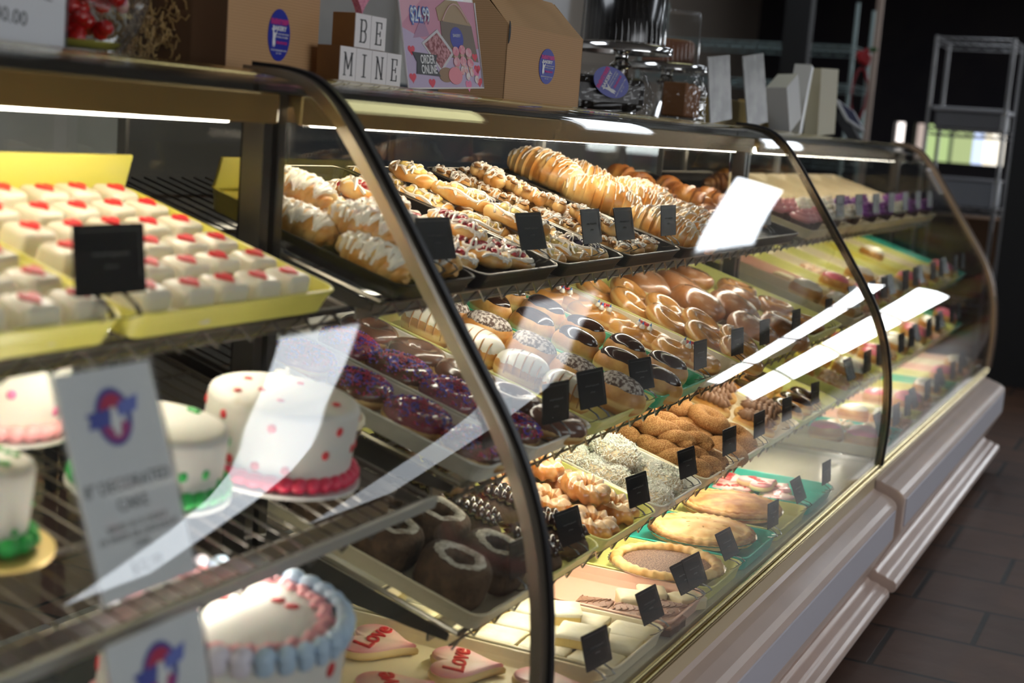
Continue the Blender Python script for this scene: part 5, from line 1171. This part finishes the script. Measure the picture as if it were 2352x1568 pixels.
# bagged loaf with a sticker and bagged biscuits
def bag(nm, label, x, y, w_, d_, h, inner, cat, sd, round_in=False):
    t = thing(nm, label, cat, 'film wrapped baked goods', (x, y, ZT))
    def g(u, v):
        a = 2*PI*u; cx = math.copysign(abs(math.cos(a))**.5, math.cos(a))*w_/2; cy = math.copysign(abs(math.sin(a))**.5, math.sin(a))*d_/2; k = 1-.25*v**3; z = h*v
        q = 1+.09*noise.noise(Vector((cx*30, cy*30, z*30+sd)))+.05*noise.noise(Vector((cx*80, cy*80, z*70+sd))); return (cx*k*q, cy*k*q, z)
    b = MB().surf(g, 90, 26, True, False); b.build('film_wrap', mat_film(), t, smooth=False); return t
def mat_film(): return glass('crinkled film', (.95, .95, .95), 1.5, .10, .9)
t = bag('wrapped_dark_loaf', 'dark loaf in crinkled clear film with tilted round blue sticker', 1.60, .63, .24, .13, .115, None, 'bread', 1); t.rotation_euler = (0, 0, R(-50))
MB().box((-.10, -.05, .006), (.10, .05, .088)).build('loaf', mat('black bread', (.014, .010, .008), .35, bump=.5), t, smooth=True, bevel=.02)
sticker(t, Matrix.Translation((.0, -.071, .072)) @ FRONT @ Matrix.Rotation(R(65), 4, 'Z'), .068)
t = bag('wrapped_biscuits', 'brown biscuits stacked in a crinkled clear bag', 2.05, .58, .17, .11, .125, None, 'biscuits', 5)
for k in range(6): MB().box((-.062+k*.021, -.035, .01), (-.046+k*.021, .035, .10-.004*(k % 3))).build('biscuit', mat('brown biscuit', (.26, .11, .04), .6, bump=.5), t, smooth=True, bevel=.006)
# acrylic holders, cards and boxes towards the far end
def panel(nm, label, x, y, wd, ht, rz, lean, ry, m_, th=.004, cat='card holder', z=ZT, grp='card holders on the case top'):
    t = thing(nm, label, cat, grp, (x, y, z)); t.rotation_euler = (-lean, ry, rz); MB().box((0, 0, 0), (wd, th, ht)).build('sheet', m_, t, smooth=False, bevel=.0008); return t
GP = mat('printed card grey', (.26, .25, .24), .4, col2=(.14, .135, .13), ns=14)
panel('leaflet_holder', 'narrow upright grey leaflet holder right of the wrapped biscuits', 2.23, .55, .20, .185, R(0), R(6), R(-6), GP)
panel('leaflet_holder', 'tall leaning clear card holder before the black column', 2.60, .55, .22, .215, R(0), R(8), R(-7), GP)
k1 = thing('kraft_tent_card', 'plain kraft card standing behind the leaning holders', 'card', 'kraft cards', (2.55, .64, ZT)); MB().box((0, 0, 0), (.34, .05, .085)).build('card', mat('yellow kraft', (.42, .30, .10), .7), k1, smooth=False, bevel=.002)
k2 = thing('kraft_tent_card', 'small kraft card between the holder and white boxes', 'card', 'kraft cards', (2.90, .63, ZT)); MB().box((0, 0, 0), (.30, .05, .095)).build('card', mat('yellow kraft', (.42, .30, .10), .7), k2, smooth=False, bevel=.002)
panel('white_tissue_box', 'white tilted paper box on the far case top', 3.02, .53, .14, .155, R(0), R(4), R(-22), mat('white carton', (.45, .45, .44), .5), .07, 'box', grp='white boxes on the far case')
panel('leaflet_holder', 'pale frame leaning beside the cream block', 3.18, .54, .03, .25, R(0), R(0), R(18), mat('white frame', (.5, .5, .5), .4), .06, 'card holder')
panel('cream_block', 'tall cream block standing on the far case top', 3.40, .53, .26, .235, R(0), R(2), R(-3), mat('cream block', (.50, .46, .32), .6), .05, 'box', grp='white boxes on the far case')
panel('acrylic_sheet', 'clear acrylic sheet behind the cream block', 3.70, .60, .22, .225, R(0), R(4), R(-5), CLEAR, .006)
t = thing('card_reader', 'white and blue card reader propped at the far end of the case top', 'card reader', None, (4.0, .56, ZT+.075)); t.rotation_euler = (R(-35), R(6), R(0))
MB().box((0, 0, 0), (.34, .012, .10)).build('casing', mat('white casing', (.42, .43, .46), .4), t, smooth=False, bevel=.004); MB().box((.03, -.001, .012), (.28, .0, .088)).build('screen', mat('blue screen', (.01, .015, .08), .2), t, smooth=False); MB().box((.1, .012, -.06), (.2, .05, .07)).build('stand_foot', BLACKM, t, smooth=False)

# ------------------------------------------------------------------ behind the cases
def rack(nm, label, x0, x1, y0, y1, top, levels, m_, posts=True):
    t = thing(nm, label, 'shelving', 'wire shelving racks', (x0, y0, 0)); X, Y = x1-x0, y1-y0
    for px in (0, X):
        for py in (0, Y): MB().tube([(px, py, 0), (px, py, top)], .013, 8).build('post', m_, t)
    for z in levels:
        b = MB()
        for py in (0, Y):
            b.tube([(0, py, z), (X, py, z)], .005, 5); b.tube([(0, py, z-.04), (X, py, z-.04)], .004, 5)
        for px in (0, X):
            b.tube([(px, 0, z), (px, Y, z)], .005, 5); b.tube([(px, 0, z-.04), (px, Y, z-.04)], .004, 5)
            n = int(Y/.05); b.tube([(px, Y*k/n, z-.002 if k % 2 else z-.038) for k in range(n+1)], .003, 4)
        k = 0
        while k*.05 < Y: b.tube([(0, k*.05, z), (X, k*.05, z)], .0025, 4); k += 1
        b.build('wire_level', m_, t)
    return t
TRK = mat('teal grey chrome', (.30, .38, .38), .35, .8); GRK = mat('grey chrome', (.35, .35, .36), .35, .8)
rack('wire_rack', 'teal grey wire rack behind the cake stands', 7.9, 8.4, 1.45, 2.95, 2.25, (.5, 1.2, 1.72, 1.97), TRK)
rack('wire_rack', 'tall grey wire rack in front of the bright window', 8.0, 8.5, .46, .94, 2.07, (.35, .98, 1.48, 2.06), GRK)
t = thing('white_bin', 'white plastic bin on the upper level of the tall rack', 'bin', 'white bins', (8.02, .48, 1.487)); MB().box((0, 0, 0), (.42, .42, .11)).build('tub', mat('grey tub', (.16, .16, .17), .5), t, smooth=False, bevel=.01); MB().box((-.02, -.02, .11), (.44, .44, .135)).build('lid', mat('tub lid', (.40, .40, .42), .5), t, smooth=False, bevel=.008)
t = thing('white_bin', 'pale bin on the lower level of the tall rack', 'bin', 'white bins', (8.02, .48, .987)); MB().box((0, 0, 0), (.42, .42, .17)).build('tub', mat('pale tub', (.22, .23, .26), .5), t, smooth=False, bevel=.01); MB().box((-.01, -.01, .17), (.43, .43, .185)).build('lid', mat('pale lid', (.3, .3, .33), .5), t, smooth=False, bevel=.004)
t = thing('black_column', 'square black column behind the card holders', 'column', 'black columns', (6.0, 1.27, 0)); MB().box((0, 0, 0), (.10, .14, 3)).build('shaft', mat('column black', (.004, .004, .005), .7), t, smooth=False, bevel=.004)
t = thing('black_column', 'broad black column at the right picture edge', 'column', 'black columns', (7.0, -.32, 0)); MB().box((0, 0, 0), (.12, .60, 3)).build('shaft', mat('column black', (.004, .004, .005), .7), t, smooth=False, bevel=.004)
t = thing('pink_post', 'pale wooden post beside the rack with the rose', 'post', None, (8.9, 1.50, 0)); MB().box((0, 0, 0), (.04, .045, 3)).build('shaft', mat('pale post', (.42, .32, .26), .6), t, smooth=False, bevel=.004)
t = thing('red_rose', 'red rose with a looped red ribbon tied to the rack post', 'flower', None, (7.85, 1.36, 1.90))
fl = MB()
for k in range(9): a = k*2.4; rr = .006+.0035*k; fl.blob((0, rr*math.cos(a), rr*math.sin(a)), (.03, .024, .032), .2, 30, 10)
fl.build('petals', mat('rose red', (.32, .005, .01), .5), t)
MB().tube([(0, .01+.05*math.cos(a/12*2*PI), -.24+.17*math.sin(a/12*2*PI)) for a in range(12)], .009, 6, True).build('ribbon', mat('ribbon red', (.22, .004, .012), .5), t)
MB().blob((0, -.05, .05), (.01, .03, .018)).build('leaf', mat('leaf green', (.03, .09, .02), .5), t)
# storage seen through the back of the cases
BX = mat('navy carton', (.02, .03, .05), .6); BT = mat('brown carton', (.17, .10, .06), .7)
def cab(label, x, y, w_, d_, h, m_, cat='cabinet', nm='storage_cabinet', z=0):
    t = thing(nm, label, cat, 'units behind the cases', (x, y, z)); MB().box((0, 0, 0), (w_, d_, h)).build('carcass', m_, t, smooth=False, bevel=.004)
    MB().box((.02, -.012, .05), (w_/2-.005, 0, h-.05)).build('door', m_, t, smooth=False, bevel=.003); MB().box((w_/2+.005, -.012, .05), (w_-.02, 0, h-.05)).build('door', m_, t, smooth=False, bevel=.003); return t
cab('dark navy back cabinet behind the middle case', 3.45, 2.3, 1.4, .5, 1.42, BX)
cab('low dark cabinet behind the near case', .4, 2.5, 1.5, .5, 1.02, mat('charcoal unit', (.05, .05, .05), .6))
cab('brown cabinet low behind the far right floor', 8.6, .0, .6, 1.0, .9, mat('brown unit', (.13, .065, .03), .6))
t = thing('steel_counter', 'steel work counter with pale top behind the middle case', 'counter', 'units behind the cases', (5.0, 2.2, 0)); MB().box((0, 0, .94), (2.4, .8, 1.0)).build('worktop', mat('worktop', (.36, .29, .24), .4), t, smooth=False, bevel=.004)
for px in (.05, 2.3):
    for py in (.05, .7): MB().tube([(px, py, 0), (px, py, .94)], .02, 8).build('leg', STEEL, t)
for i in range(2):
    t = thing('pale_door_jamb', ('left', 'right')[i]+' pale vertical jamb on the wall behind the middle case', 'trim', 'door jambs', (4.95+i*.33, 3.16, 0)); MB().box((0, 0, 0), (.14, .04, 2.3)).build('board', mat('pale jamb', (.55, .54, .50), .6), t, smooth=False, bevel=.003)
t = thing('clear_food_tub', 'clear food tub on the low cabinet behind the near case', 'tub', None, (1.15, 2.55, 1.022)); MB().box((0, 0, 0), (.42, .3, .19)).build('tub_walls', glass('cloudy tub', (.75, .76, .74), 1.5, .2, 2.2), t, smooth=False, bevel=.01); MB().box((-.01, -.01, .19), (.43, .31, .205)).build('lid', mat('cloudy lid', (.42, .43, .42), .4), t, smooth=False, bevel=.004)
t = thing('black_flask', 'black bottle with looped handle behind the near case', 'bottle', None, (.62, 2.5, 1.022)); MB().lathe([(.0001, 0), (.05, 0), (.052, .02), (.052, .16), (.03, .2), (.03, .22), (.0001, .22)], 24).build('bottle_body', BLACKM, t); MB().tube([(.03*math.cos(a/14*2*PI), 0, .27+.05*math.sin(a/14*2*PI)) for a in range(14)], .008, 6, True).build('loop_handle', BLACKM, t)
